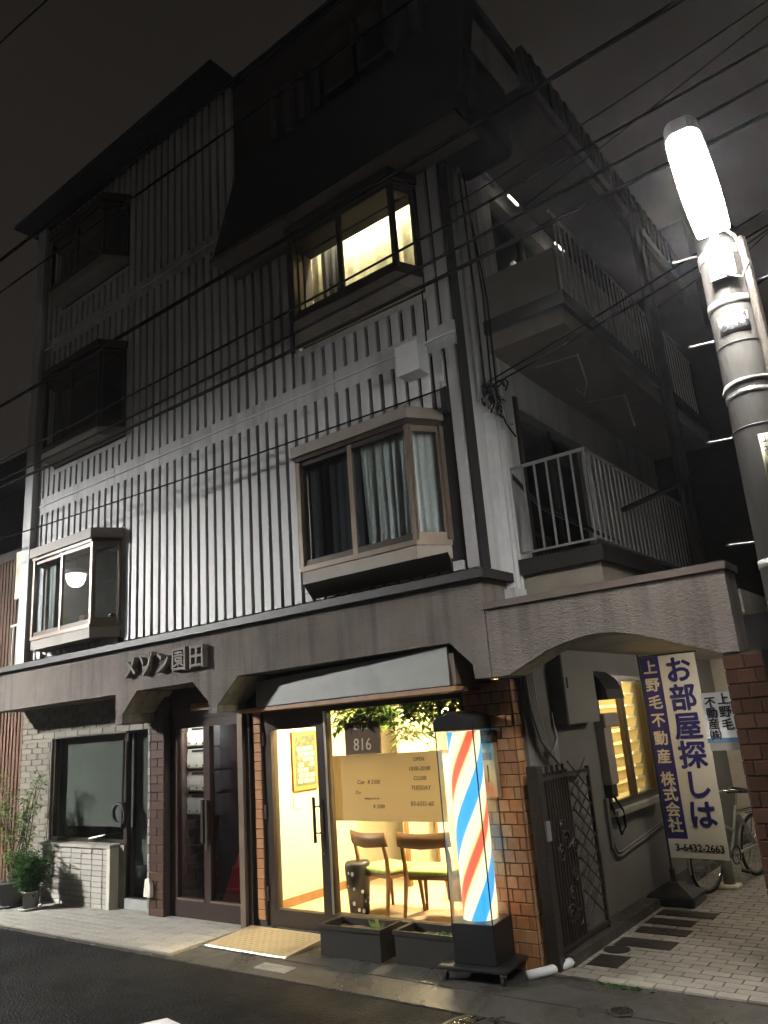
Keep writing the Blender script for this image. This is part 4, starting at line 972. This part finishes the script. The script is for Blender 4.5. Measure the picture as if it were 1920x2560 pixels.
# passage lamp
tag(MB().box(-2.3, -1.5, 4.4, 4.52, 2.47, 2.525).build('passage_lamp', 'passage_light'), 'warm ceiling lamp at the far end of the passage', 'light', 'passage ceiling lamps')
tag(MB().box(-1.66, -1.42, 1.3, 1.75, 2.47, 2.525).build('passage_lamp', 'passage_light'), 'warm ceiling lamp midway along the passage between arch and banner', 'light', 'passage ceiling lamps')
# wall at end of passage with lap siding
ew = tag(empty('end_wall', (-2.2, 6.2, 0)), 'beige lap siding wall at the far end of passage', 'wall')
for k in range(12): MB().extrude([(-1.2, 0, .02 + k * .22), (-1.2, -.02, .02 + k * .22), (-1.2, -.005, .24 + k * .22), (-1.2, 0, .24 + k * .22)], (2.6, 0, 0)).build('board', 'siding', ew)
MB().box(-1.3, 1.5, 0, .1, 0, 2.8).build('backing', 'siding', ew)
# things at the end of passage
cb = tag(empty('storage_cabinet', (-1.75, 4.9, 0)), 'beige storage cabinet beside the rear bicycle', 'cabinet')
MB().box(-.16, .16, -.2, .3, 0, .78).build('body', 'siding', cb, bevel=.01); MB().box(-.18, .18, -.22, .32, .78, .80).build('top', 'tan', cb)
tag(MB().box(-1.62, -1.50, 5.3, 5.5, .95, 1.25).build('wall_box', 'cream_paint', bevel=.015), 'pale box fixed to the end wall above the bicycles', 'box')
pt = tag(empty('grey_post', (-2.62, 3.15, .02)), 'short grey post behind the front bicycle wheel', 'post')
MB().lathe([(0, 0), (.06, 0), (.055, .45), (0, .46)], n=14).build('shaft', 'side_wall', pt, True); MB().box(-.11, .11, -.09, .09, 0, .045).build('foot', 'cream_paint', pt, bevel=.02)

# ---- bicycles
def bicycle():
    r = empty('bicycle')
    def wheel(y):
        w_ = MB().torus((0, y, .33), (1, 0, 0), .315, .017, 36, 8).build('wheel', 'rubber', r, True)
        MB().torus((0, y, .33), (1, 0, 0), .295, .010, 36, 6).build('rim', 'chrome', w_, True)
        sp_ = MB()
        for k in range(18):
            a = k * math.pi * 2 / 18; sp_.tube([(.02 * (-1) ** k, y, .33), (0, y + .29 * math.cos(a), .33 + .29 * math.sin(a))], .0018, 3, False)
        sp_.build('spokes', 'chrome', w_); MB().tube([(-.04, y, .33), (.04, y, .33)], .02, 10).build('hub', 'chrome', w_)
        MB().torus((0, y, .33), (1, 0, 0), .35, .016, 22, 6, .42).build('mudguard', 'galv', r, True)
    wheel(-.52); wheel(.52)
    f_ = MB()
    for a, b_ in (((0, .0, .30), (0, -.40, .78)), ((0, 0, .30), (0, .18, .78)), ((0, -.38, .72), (0, .10, .52)), ((0, -.52, .33), (0, -.42, .78)), ((.03, 0, .30), (.03, .52, .33)), ((-.03, 0, .30), (-.03, .52, .33)), ((.03, .52, .33), (.02, .17, .70)), ((-.03, .52, .33), (-.02, .17, .70))): f_.tube([a, b_], .016, 8)
    f_.build('frame', 'galv', r)
    MB().tube([(0, .18, .78), (0, .21, .90)], .012, 8).build('seat_post', 'chrome', r)
    MB().extrude([(-.09, .34, .90), (-.095, .27, .92), (-.04, .12, .93), (-.015, .04, .92), (.015, .04, .92), (.04, .12, .93), (.095, .27, .92), (.09, .34, .90)], (0, 0, .045)).build('saddle', 'black_plastic', r, bevel=.012)
    MB().tube([(0, -.42, .78), (0, -.40, .98)], .013, 8).build('stem', 'chrome', r)
    MB().tube([(-.27, -.20, 1.0), (-.24, -.34, 1.02), (0, -.41, .98), (.24, -.34, 1.02), (.27, -.20, 1.0)], .012, 8).build('handlebar', 'chrome', r, True)
    for s_ in (-1, 1): MB().tube([(s_ * .27, -.20, 1.0), (s_ * .275, -.10, .99)], .018, 8).build('grip', 'rubber', r)
    b_ = MB()
    for z in (.74, .82, .90, .98): b_.tube([(-.15, -.75, z), (.15, -.75, z), (.17, -.48, z), (-.17, -.48, z), (-.15, -.75, z)], .005, 4)
    for k in range(7): b_.tube([(-.15 + k * .05, -.75, .74), (-.15 + k * .05, -.75, .98)], .004, 4); b_.tube([(-.16 + k * .053, -.48, .74), (-.16 + k * .053, -.48, .98)], .004, 4)
    b_.build('basket', 'galv', r)
    c_ = MB(); 
    for x in (-.06, 0, .06): c_.tube([(x, .25, .70), (x, .72, .70)], .007, 5)
    c_.tube([(-.06, .72, .70), (.06, .72, .70)], .007, 5); c_.tube([(.06, .66, .70), (.04, .52, .34)], .006, 5); c_.tube([(-.06, .66, .70), (-.04, .52, .34)], .006, 5); c_.build('rack', 'chrome', r)
    MB().torus((.05, 0, .30), (1, 0, 0), .09, .008, 20, 6).build('chainring', 'iron', r)
    for s_, d in ((1, 1), (-1, -1)):
        MB().tube([(s_ * .06, 0, .30), (s_ * .08, .05 * d, .14 if d > 0 else .46)], .010, 6).build('crank', 'chrome', r); MB().box(s_ * .12 - .045, s_ * .12 + .045, .05 * d - .03, .05 * d + .03, (.14 if d > 0 else .46) - .012, (.14 if d > 0 else .46) + .012).build('pedal', 'black_plastic', r)
    MB().tube([(-.04, .50, .32), (-.17, .62, .01)], .009, 6).build('kickstand', 'chrome', r)
    return r
bk1 = bicycle(); bk1.location = (-2.62, 3.35, .022); bk1.rotation_euler = (0, R(5), R(-14))
tag(bk1, 'bicycle with wire basket, front wheel sticking out under the banner', 'bicycle', 'bicycles parked in the passage')
bk2 = copy_tree(bk1); bk2.location = (-2.13, 4.35, .022); bk2.rotation_euler = (0, R(-5), R(205))
tag(bk2, 'bicycle on kickstand at the far right end of passage', 'bicycle', 'bicycles parked in the passage')

# ---- banner on weighted base
bn = tag(empty('banner_stand', (-2.93, 2.35, .022)), 'tall navy and cream cloth banner on black weighted base', 'banner')
MB().extrude([(-.24, -.22, 0), (.24, -.22, 0), (.24, .22, 0), (-.24, .22, 0)], (0, 0, .10)).build('base', 'black_plastic', bn, bevel=.03)
mb = MB(); mb.v = [(-.22, -.2, .10), (.22, -.2, .10), (.22, .2, .10), (-.22, .2, .10), (-.05, -.05, .20), (.05, -.05, .20), (.05, .05, .20), (-.05, .05, .20)]
mb.f = [(0, 1, 5, 4), (1, 2, 6, 5), (2, 3, 7, 6), (3, 0, 4, 7), (4, 5, 6, 7)]; mb.build('base_top', 'black_plastic', bn)
MB().tube([(0, 0, .18), (0, 0, .32)], .028, 10).build('socket', 'black_plastic', bn)
MB().tube([(0, 0, .2), (.0, 0, 2.46)], .011, 8).build('mast', 'black_plastic', bn); MB().tube([(0, 0, 2.43), (.62, 0, 2.43)], .008, 8).build('cross_bar', 'black_plastic', bn)
def cloth(name, x0, x1, z0, z1, m, y=0.):
    mb = MB(); nx, nzz = 8, 40
    for i in range(nx + 1):
        for j in range(nzz + 1):
            x = x0 + (x1 - x0) * i / nx; z = z0 + (z1 - z0) * j / nzz
            mb.v.append((x + .0 * z, y + CW(x, z), z))
    for i in range(nx):
        for j in range(nzz): mb.f.append((i * (nzz + 1) + j, (i + 1) * (nzz + 1) + j, (i + 1) * (nzz + 1) + j + 1, i * (nzz + 1) + j + 1))
    return mb.build(name, m, bn, True)
def CW(x, z): return (.016 * math.sin(z * 3.1 + x * 5) + .006 * math.sin(z * 8.3 - x * 9)) * (x / .6) ** .6 - .03 * (x / .6) ** 2 * (1 - (z - .4) / 2)
cloth('navy_strip', .012, .215, .60, 2.42, 'navy_cloth'); 
mb = MB()
cloth('cream_field', .215, .60, .60, 2.42, 'cream_cloth'); cloth('cream_foot', .012, .60, .42, .60, 'cream_cloth')
def ontext(s, size, x, z, m, bold):
    o = text('lettering', s, size, m, bn, (0, 0, 0), depth=.0015, bold=bold, rot=(0, 0, 0))
    for v in o.data.vertices:   # printed on: the letters bend with the cloth
        a, b_, c_ = v.co; v.co = (x + a, CW(x + a, z + b_) - .0035 - c_, z + b_)
for i, ch in enumerate('上野毛不動産'): ontext(ch, .150, .113, 2.30 - i * .182, 'letter_pale', .004)
for i, ch in enumerate('株式会社'): ontext(ch, .150, .113, 1.165 - i * .148, 'letter_pale', .004)
for i, ch in enumerate('お部屋探しは'): ontext(ch, .285, .405, 2.24 - i * .285, 'navy', .008)
ontext('3-6432-2663', .096, .318, .515, 'ink', .002)

# ---- small hanging sign beside the pillar
hs_ = tag(empty('hanging_sign', (-1.555, -.08, 1.60)), 'white hand lettered sign panel fixed to the brick pillar', 'sign')
MB().box(-.105, .105, -.02, .02, .085, .40).build('panel', 'white_paint', hs_); MB().box(-.108, .108, -.022, .022, .055, .085).build('blue_strip', 'blue_box', hs_); MB().box(-.10, .10, -.02, .02, .0, .055).build('lower_edge', 'tan', hs_)
MB().box(.105, .20, -.01, .01, .30, .33).build('bracket', 'iron', hs_)
for i, ch in enumerate('上野毛'): text('lettering', ch, .085, 'ink', hs_, (.048, -.0215, .345 - i * .088), depth=.001, bold=.002)
for i, ch in enumerate('不動産㈱'): text('lettering', ch, .078, 'ink', hs_, (-.045, -.0215, .330 - i * .076), depth=.001, bold=.002)

# ------------------------------------------------------------------ things on the facade
jb = tag(empty('junction_box', (-3.62, YW, 5.12)), 'white junction box on slatted wall above lower right bay', 'box')
MB().box(-.15, .10, -.18, 0, 0, .30).build('body', 'panel_white', jb, bevel=.006); MB().box(-.155, .105, -.188, -.18, -.004, .304).build('lid', 'panel_white', jb)
cbz = tag(empty('cable_cluster', (-3.13, .04, 4.92)), 'tangled black cable cluster with loose ends at building corner', 'cable')
MB().box(-.05, .06, -.06, .10, -.03, .09).build('clamp', 'black_plastic', cbz, bevel=.02)
for k in range(20):
    a = Vector((random.uniform(-.03, .05), random.uniform(-.06, .10), .04)); pts = [a]
    for j in range(4): a = a + Vector((random.uniform(-.03, .07), random.uniform(-.08, .08), random.uniform(-.16, .05))); pts.append(a.copy())
    MB().tube(pts, .008, 6).build('loose_cable', 'cable' if k % 4 else 'plate_white', cbz, True)
for k in range(3): MB().torus((.02, .02, -.03 - k * .04), (1, .3 * k, .2), .09 - k * .015, .009, 18, 6, .7).build('loop', 'cable', cbz, True)
ib = tag(empty('insulator', (-3.36, YW - .03, 4.80)), 'black wire insulator bracket at top corner of lower right bay', 'bracket')
MB().box(-.03, .03, -.05, .03, -.14, .12).build('bracket', 'black_plastic', ib, bevel=.01); MB().lathe([(0, 0), (.03, 0), (.02, .03), (.03, .06), (0, .07)], (0, -.04, .1), 12).build('porcelain', 'clay_pot', ib, True)
ic = tag(empty('intercom', (-3.52, -.045, 1.30)), 'grey mail slot box with dark hood on the tiled column', 'mailbox')
MB().box(-.10, .10, -.06, 0, 0, .44).build('body', 'mat_metal', ic, bevel=.005); MB().extrude([(-.11, 0, .44), (-.11, -.10, .44), (-.11, -.09, .50), (-.11, 0, .54)], (.22, 0, 0)).build('hood', 'iron', ic)
MB().box(-.07, .07, -.064, -.06, .30, .36).build('label', 'plate_white', ic); MB().box(.02, .03, -.064, -.06, .12, .26).build('slot', 'ink', ic)
fc = tag(MB().extrude([(-8.36, -.014, .22), (-8.22, -.014, .22), (-8.22, -.014, .36), (-8.26, -.014, .42), (-8.33, -.014, .42)], (0, -.05, 0)).build('outlet_cover', 'cream_paint', bevel=.01), 'small beige outlet cover low on the entrance column', 'cover')
rg = tag(empty('hose_ring', (-9.06, .07, 1.11)), 'black ring hanging on the left shop window post', 'ring')
MB().torus((0, 0, 0), (0, 1, .1), .125, .024, 30, 10).build('ring', 'rubber', rg, True); MB().box(.02, .08, -.02, .05, -.16, .14).build('strap', 'rubber', rg, bevel=.01); MB().tube([(.03, .02, .1), (.035, .03, .9)], .016, 8).build('cord', 'rubber', rg)
tr_ = tag(MB().extrude([(-9.75, .08, .80), (-9.35, .02, .85), (-9.34, .06, .86), (-9.74, .12, .81)], (0, 0, .012)).build('flyer', 'white_paint'), 'folded white flyer on the low tiled panel', 'paper')

# ------------------------------------------------------------------ potted plants left
def pot_plant(loc, label, r, h, m, branches, spread, height, lm_, L):
    p = tag(empty('potted_plant', loc), label, 'plant', 'potted plants by the left shop')
    MB().lathe([(0, 0), (r * .7, 0), (r, h), (r * 1.08, h), (r * 1.08, h + .02), (r * .94, h + .02), (r * .9, h - .03), (0, h - .03)], n=20).build('pot', m, p, True)
    MB().lathe([(0, .0), (r * 1.15, .0), (r * 1.25, .03), (r * 1.2, .03), (r * 1.1, .012), (0, .012)], n=20).build('saucer', m, p, True)
    vm = MB(); lm = MB()
    for k in range(branches):
        d = rnd_dir(.9, 2.6); H = height * random.uniform(.55, 1); pts = [Vector((random.gauss(0, r * .2), random.gauss(0, r * .2), h))]
        for j in range(4): pts.append(pts[0] + Vector((d.x * spread * (j + 1) / 4, d.y * spread * (j + 1) / 4, H * (j + 1) / 4)) + Vector((random.gauss(0, .02), random.gauss(0, .02), 0)))
        vm.tube(pts, [.010, .008, .007, .005, .003], 5)
        for q in pts[1:]:
            for _ in range(L): leaf(lm, q + Vector((random.gauss(0, .04), random.gauss(0, .04), random.gauss(0, .05))), rnd_dir(-.4, 1), random.uniform(.05, .13), random.uniform(.015, .04), .25)
    vm.build('stem', 'trunk', p); lm.build('leaves', lm_, p); return p
pot_plant((-10.85, -.33, .02), 'tall branching shrub in grey pot at left shop corner', .19, .28, 'dark_pot', 16, .42, 1.35, 'leaf_pale', 16)
pot_plant((-10.30, -.37, .02), 'bushy low plant in small white pot before tiled panel', .115, .20, 'clay_pot', 34, .27, .42, 'leaf', 13)

# weeds along passage edge
wd = MB()
for k in range(70): leaf(wd, (random.gauss(-2.55, .11), random.gauss(-.13, .02), .0), rnd_dir(.1, 1), random.uniform(.03, .07), .022, .3)
tag(wd.build('weeds', 'leaf'), 'low green weeds sprouting along the passage kerb', 'weeds', kind='stuff')

# ------------------------------------------------------------------ utility pole, street lamp
PX, PY = -.685, -1.55
up_ = tag(empty('utility_pole', (PX, PY, 0)), 'round concrete utility pole with step bolts and number plate', 'utility pole')
MB().lathe([(0, -.03), (.165, -.03), (.122, 4.2), (.118, 4.60), (.105, 4.63), (0, 4.64)], n=32).build('shaft', 'concrete', up_, True)
def prad(z): return .165 - .043 * z / 4.2 if z < 4.2 else .122 - .022 * (z - 4.2) / 5.3
cama = math.atan2(-6 - PY, 0 - PX)  # street side, taken as the direction from pole to camera
k = 0
for z in (2.75, 3.05, 3.35, 3.65, 3.95, 4.25, 4.52):
    s_ = 1 if k % 2 else -1; k += 1
    a = Vector((math.cos(cama + R(90) * s_), math.sin(cama + R(90) * s_), 0)); r_ = prad(z)
    MB().tube([a * r_ + Vector((0, 0, z)), a * (r_ + .13) + Vector((0, 0, z + .005)), a * (r_ + .135) + Vector((0, 0, z + .012))], [.008, .008, .013], 8).build('step_bolt', 'bolt', up_)
for z, h, m in ((4.10, .05, 'galv'), (3.62, .022, 'galv'), (3.55, .03, 'steel'), (3.36, .008, 'ink'), (2.60, .04, 'galv'), (4.42, .06, 'galv'), (3.86, .008, 'ink')):
    r_ = prad(z) + .004; MB().lathe([(r_ - .004, 0), (r_, 0), (r_, h), (r_ - .004, h)], (0, 0, z), 32).build('band', m, up_, True)
ch2_ = MB()
for i in range(40):
    a = cama - 1.5 + i * .076; r_ = prad(3.6) + .006; c = Vector((r_ * math.cos(a), r_ * math.sin(a), 3.60 + .03 * math.sin(i * .05)))
    ch2_.box(c.x - .006, c.x + .006, c.y - .006, c.y + .006, c.z, c.z + .014)
ch2_.build('chain_band', 'steel', up_)
def plate(z0, z1, da, half, m, name='number_plate'):
    mb = MB(); n = 8; r_ = prad((z0 + z1) / 2) + .006
    for i in range(n + 1):
        a = cama + da - half + 2 * half * i / n
        for z in (z0, z1): mb.v.append((r_ * math.cos(a), r_ * math.sin(a), z))
    for i in range(n): mb.f.append((i * 2, i * 2 + 2, i * 2 + 3, i * 2 + 1))
    o = mb.build(name, m, up_, True); so = o.modifiers.new('solid', 'SOLIDIFY'); so.thickness = .003; return o
def pole_text(s, size, da, z, bold=0.):
    a = cama + da; r_ = prad(z) + .012; t = text('lettering', s, size, 'ink', up_, (r_ * math.cos(a), r_ * math.sin(a), z), rot=(R(90), 0, a + R(90)), depth=.001, bold=bold); return t
plate(3.92, 4.04, -.05, .66, 'plate_white')
for i, ch in enumerate('0067'): pole_text(ch, .058, -.42 + i * .30, 3.955, .001)
pole_text('4', .045, .42, 4.015, .001)
mb = MB(); 
plate(3.02, 3.30, .15, .22, 'plate_yellow', 'narrow_plate')
for i, (h_, w_) in enumerate(((.03, .05), (.02, .03), (.03, .02), (.05, .02), (.06, .045))):
    z = 3.265 - i * .052; a = cama + .15; r_ = prad(z) + .012; u_ = Vector((-math.sin(a), math.cos(a), 0)); c = Vector((r_ * math.cos(a), r_ * math.sin(a), z))
    m2 = MB()
    for (p, q) in (((-.5, .5), (.5, .5)), ((0, .5), (0, -.5)), ((-.5, -.5), (.5, -.4))): m2.tube([c + u_ * p[0] * w_ + Vector((0, 0, p[1] * h_)), c + u_ * q[0] * w_ + Vector((0, 0, q[1] * h_))], .0025, 4)
    m2.build('plate_mark', 'ink', up_)
MB().box(.06, .17, -.24, -.10, 2.55, 2.78).build('side_box', 'galv', up_, bevel=.01)
MB().tube([(.16, -.06, -.03), (.135, -.06, 4.3), (.13, -.06, 4.5)], .028, 10).build('riser_pipe', 'iron', up_)
def street_lamp(name, loc, rz, lens, label, tilt, hw, L1, bulge, LIP):
    """lens head reaching out along local -y"""
    s_ = tag(empty(name, loc, rz), label, 'street lamp')
    def outline(w, l0, l1, n=10):
        pts = []
        for i in range(n + 1): t = i / n; pts.append((w * (.90 + .10 * math.sin(math.pi * t) - .06 * t), -(l0 + (l1 - l0 - .07) * t)))
        tip = [(w * .84 * math.cos(a) ** .7, -(l1 - .07) - .07 * math.sin(a)) for a in [R(x) for x in (18, 36, 54, 72)]]
        right = pts + tip; return right + [(-x, y) for x, y in reversed(right)]
    o1 = outline(hw, .06, L1)
    up1 = math.tan(R(tilt))
    hd = MB(); n = len(o1)
    lift = lambda y: -y * up1
    hd.extrude([(x * 1.06, y * 1.012, lift(y) + .013) for x, y in o1], (0, 0, .07)).build('housing', 'galv', s_, bevel=.015)
    sk = MB(); a_ = [(x * 1.066, y * 1.016 + (.012 if abs(y) < .1 else 0), lift(y)) for x, y in o1]; b__ = [(x * 1.015, y * 1.004, lift(y)) for x, y in o1]
    for i in range(n):
        j = (i + 1) % n
        for p_, q_ in ((a_, a_), (b__, b__)): sk.quad(*[(c[0], c[1], c[2] + h) for c, h in ((p_[i], .05), (p_[j], .05), (q_[j], -LIP), (q_[i], -LIP))])
        sk.quad(*[(c[0], c[1], c[2] - LIP) for c in (a_[i], a_[j], b__[j], b__[i])])
    sk.build('lip', 'galv', s_)
    lm2 = MB(); cx = (0, -(L1 + .06) / 2)
    rings = []
    for sc, dz in ((1, .012), (.985, -.1 * bulge), (.92, -.6 * bulge), (.7, -.9 * bulge), (.35, -bulge)):
        rings.append([(x * sc, cx[1] + (y - cx[1]) * sc, lift(y) + dz) for x, y in o1])
    for r_ in rings: lm2.v += r_
    for k in range(len(rings) - 1):
        for i in range(n): lm2.f.append((k * n + i, (k + 1) * n + i, (k + 1) * n + (i + 1) % n, k * n + (i + 1) % n))
    lm2.f.append(tuple((len(rings) - 1) * n + i for i in range(n)))
    lz = lm2.build('lens', lens, s_, True)
    if tilt > 5:
        for p_, q_ in (((-.028, -.70), (.028, -.70)), ((.028, -.70), (0, -.645)), ((0, -.645), (-.028, -.70))): MB().tube([(p_[0], p_[1], lift(p_[1]) - bulge * .95), (q_[0], q_[1], lift(q_[1]) - bulge * .95)], .006, 5).build('triangle_mark', 'iron', lz)
    MB().tube([(0, .0, -.18), (0, -.05, -.12), (0, -.08, -.02), (0, -.16, .05)], .022, 10).build('arm', 'galv', s_)
    MB().box(-.07, .07, -.03, .0, -.26, -.06).build('bracket', 'bracket_grey', s_, bevel=.004)
    MB().tube([(.03, -.12, .03), (.10, -.06, -.05), (.14, -.03, -.22), (.09, -.04, -.30), (.01, -.03, -.24)], .008, 6).build('lead', 'bracket_grey', s_, True)
    return s_
street_lamp('street_lamp', (PX + .02, PY - .14, 4.50), R(5), 'lens_near', 'white glowing oblong street lamp on arm of concrete pole', 13, .094, .80, .036, .001)
fl = empty('street_lamp_pole', (-16.5, -7.4, 0)); tag(fl, 'grey steel lamp post further down the street at left', 'lamp post')
MB().tube([(0, 0, -.03), (0, 0, 6.4)], [.09, .06], 14).build('shaft', 'galv', fl)
FL = street_lamp('street_lamp', (-16.5, -7.3, 6.3), R(180), 'lens_far', 'oblong street lamp on the post down the street at left', 0, .14, 1.0, .0006, .004)

# ------------------------------------------------------------------ overhead wires
def wire(pts, r, label, m='cable', sag=0., n=14):
    a, b_ = Vector(pts[0]), Vector(pts[-1]); q = []
    for i in range(n + 1):
        t = i / n; p = a.lerp(b_, t); p.z -= sag * 4 * t * (1 - t); q.append(p)
    return tag(MB().tube(q, r, 6).build('overhead_wire', m, None, True), label, 'wire', 'overhead wires along the street')
wire([(-20, -1.8, 6.45), (4.5, -1.6, 6.37)], .019, 'thick dark cable crossing facade between the third and fourth floors', sag=.2)
wire([(-20, -1.8, 5.95), (4.5, -1.6, 5.90)], .010, 'upper of three thin wires crossing the lit bay window', sag=.48)
wire([(-20, -1.8, 5.62), (4.5, -1.6, 5.68)], .011, 'middle of three thin wires crossing the lit bay window', sag=.46)
wire([(-20, -1.8, 5.5), (4.5, -1.6, 5.37)], .015, 'lowest and thickest of three wires crossing the lit bay window', sag=.35)
wire([(-20, -1.8, 8.85), (4.5, -1.6, 8.32)], .016, 'thick cable running along the roof edge at top left', sag=.12)
wire([(-20, -1.75, 8.8), (4.5, -1.6, 8.27)], .010, 'thinner cable beside the thick one along the roof edge', sag=.06)
wire([(-20, -1.8, 8.2), (4.5, -1.6, 7.52)], .012, 'lower cable reaching the roof corner at left', sag=-.06)
wire([(-20, -1.8, 13.4), (4.5, -1.6, 9.42)], .012, 'faint cable in the sky at top left corner', sag=-.9)
wire([(-20, -1.9, 5.05), (-3.4, -.42, 4.9)], .008, 'thin wire ending at bracket above lower right bay', sag=.15)
wire([(4.5, -1.6, 5.72), (-3.13, .04, 4.98)], .008, 'service wire from the right down to the building corner', sag=.1)
wire([(4.5, -1.6, 7.27), (-3.0, 1.2, 7.6)], .008, 'thin wire from the right edge to upper side of building', sag=.1)
wire([(4.5, -1.6, 6.42), (-2.38, 3.4, 6.9)], .007, 'thin wire from the right edge to third floor balcony', sag=.12)
wire([(4.5, -1.6, 7.32), (-6, 14, 8.2)], .012, 'upper dark wire running back over the lane at right', sag=.3)
wire([(4.5, -1.6, 7.02), (-5.5, 14, 7.6)], .02, 'thick dark wire running back over the lane at right', sag=.3)
wire([(4.5, -1.6, 5.82), (-5, 14, 6.6)], .010, 'lower thin wire running back over the lane at right', sag=.3)
wire([(-3.5, YW - .03, 6.0), (-3.45, YW - .12, 5.4)], .007, 'short wire dropping beside the white junction box', sag=0)

for k, (a, b_, r_, sg, lb) in enumerate((((4.5, -1.6, 6.1), (-3.13, .06, 5.05), .007, .15, 'second service wire sloping from the right to the building corner'),
        ((4.5, -1.6, 6.9), (-3.2, -.2, 6.9), .007, .2, 'thin wire reaching the building corner beside the lit bay window'),
        ((4.5, -1.0, 7.9), (-7, 12, 9.6), .009, .3, 'highest thin wire in the sky right of the roof'),
        ((4.5, -.6, 7.7), (-6.5, 12, 9.0), .022, .25, 'bundled thick cable in the sky right of the roof'),
        ((4.5, -.6, 6.8), (-6, 12, 8.0), .007, .4, 'sagging thin wire in the sky left of the street lamp'),
        ((4.5, -.4, 6.5), (-5, 12, 7.6), .007, .2, 'straight thin wire just left of the street lamp'))):
    wire([a, b_], r_, lb, sag=sg)
for k, (y, z1, dx) in enumerate(((-.03, 9.6, .02), (.10, 8.0, .04), (.20, 6.9, .03))):
    tag(MB().tube([(-3.13, y, 4.95), (-3.15 + dx, y + .02, 6.0), (-3.16, y - .03, z1)], .009, 6).build('corner_cable', 'cable', None, True), ['left', 'middle', 'right'][k] + ' black cable climbing the corner above the cable cluster', 'cable', 'cables on the building corner')
# ------------------------------------------------------------------ neighbouring buildings and greenery
nb1 = tag(empty('slatted_house', (-14, .6, 0)), 'brown slatted house wall at left edge beyond the apartments', 'building')
MB().box(-3, 3.05, .1, 4, 0, 5.5).build('wall', 'far_wall', nb1)
for k in range(26): MB().box(.2 + k * .11, .27 + k * .11, .03, .1, 0, 5.3).build('louvre_board', 'louvre', nb1)
MB().box(1.6, 2.9, -.35, .03, 4.4, 5.2).build('awning_box', 'cream_paint', nb1)
for k in range(8): MB().box(1.9 + k * .12, 1.92 + k * .12, -.5, -.48, 3.0, 3.9).build('rail_bar', 'galv', nb1)
MB().box(1.85, 2.8, -.51, -.47, 3.9, 3.93).build('handrail', 'galv', nb1)
nb2 = tag(empty('dark_block', (-19, 3, 0)), 'dark apartment block behind at left edge of the street', 'building')
MB().box(-4, 4.6, 0, 8, 0, 9.2).build('wall', 'far_wall', nb2); MB().box(-4.2, 4.9, -.4, 0, 8.2, 8.4).build('eave', 'far_wall', nb2); MB().box(2, 3.6, -.03, 0, 6.3, 7.6).build('window', 'far_glow', nb2)
nb3 = tag(empty('neighbour_house', (3.2, 6, 0)), 'dark neighbouring house beyond the passage at right', 'building')
MB().box(-3.9, 4, 0, 8, 0, 7.2).build('wall', 'far_wall', nb3); MB().box(-4.1, 4.2, -.3, 8.2, 7.2, 7.35).build('roof', 'dark_roof', nb3)
def bush(name, loc, label, rx_, ry_, rz_, n, L, m):
    b_ = tag(empty(name, loc), label, 'shrub'); lm = MB(); vm = MB()
    for k in range(9):
        d = rnd_dir(.3, 1.5); vm.tube([(0, 0, 0), (d.x * rx_ * .5, d.y * ry_ * .5, rz_ * .7), (d.x * rx_ * .9, d.y * ry_ * .9, rz_ * 1.4)], [.02, .012, .005], 5)
    for k in range(n):
        d = rnd_dir(-1, 1); t = random.random() ** .45; c = (d.x * rx_ * t, d.y * ry_ * t, rz_ + d.z * rz_ * t); leaf(lm, c, rnd_dir(-.6, .8), random.uniform(.6, 1.2) * L, .5 * L, .25)
    vm.build('stem', 'trunk', b_); lm.build('leaves', m, b_); return b_
bush('hedge_shrub', (-.62, .7, 1.0), 'dark leafy shrub right of the brick pillar', .5, .5, 1.25, 2600, .10, 'leaf_dark')
bush('hedge_shrub', (.1, 2.0, 0), 'dense dark shrub further back at the right edge', .9, .8, 2.0, 2600, .13, 'leaf_dark')

# ------------------------------------------------------------------ damp night air
hz = MB().box(-63, 63, -43, 63, -1.2, 14.5).build('haze', 'cable')
tag(hz, 'thin damp night air glowing round the street lamp', 'haze', kind='stuff')
hm = bpy.data.materials.new('haze'); hm.use_nodes = True; n = hm.node_tree.nodes; n.remove(n['Principled BSDF'])
pv_ = n.new('ShaderNodeVolumePrincipled'); pv_.inputs['Color'].default_value = (.92, .90, .95, 1); pv_.inputs['Density'].default_value = .0013; pv_.inputs['Anisotropy'].default_value = .72
hm.node_tree.links.new(pv_.outputs[0], n['Material Output'].inputs['Volume']); hz.data.materials.clear(); hz.data.materials.append(hm)
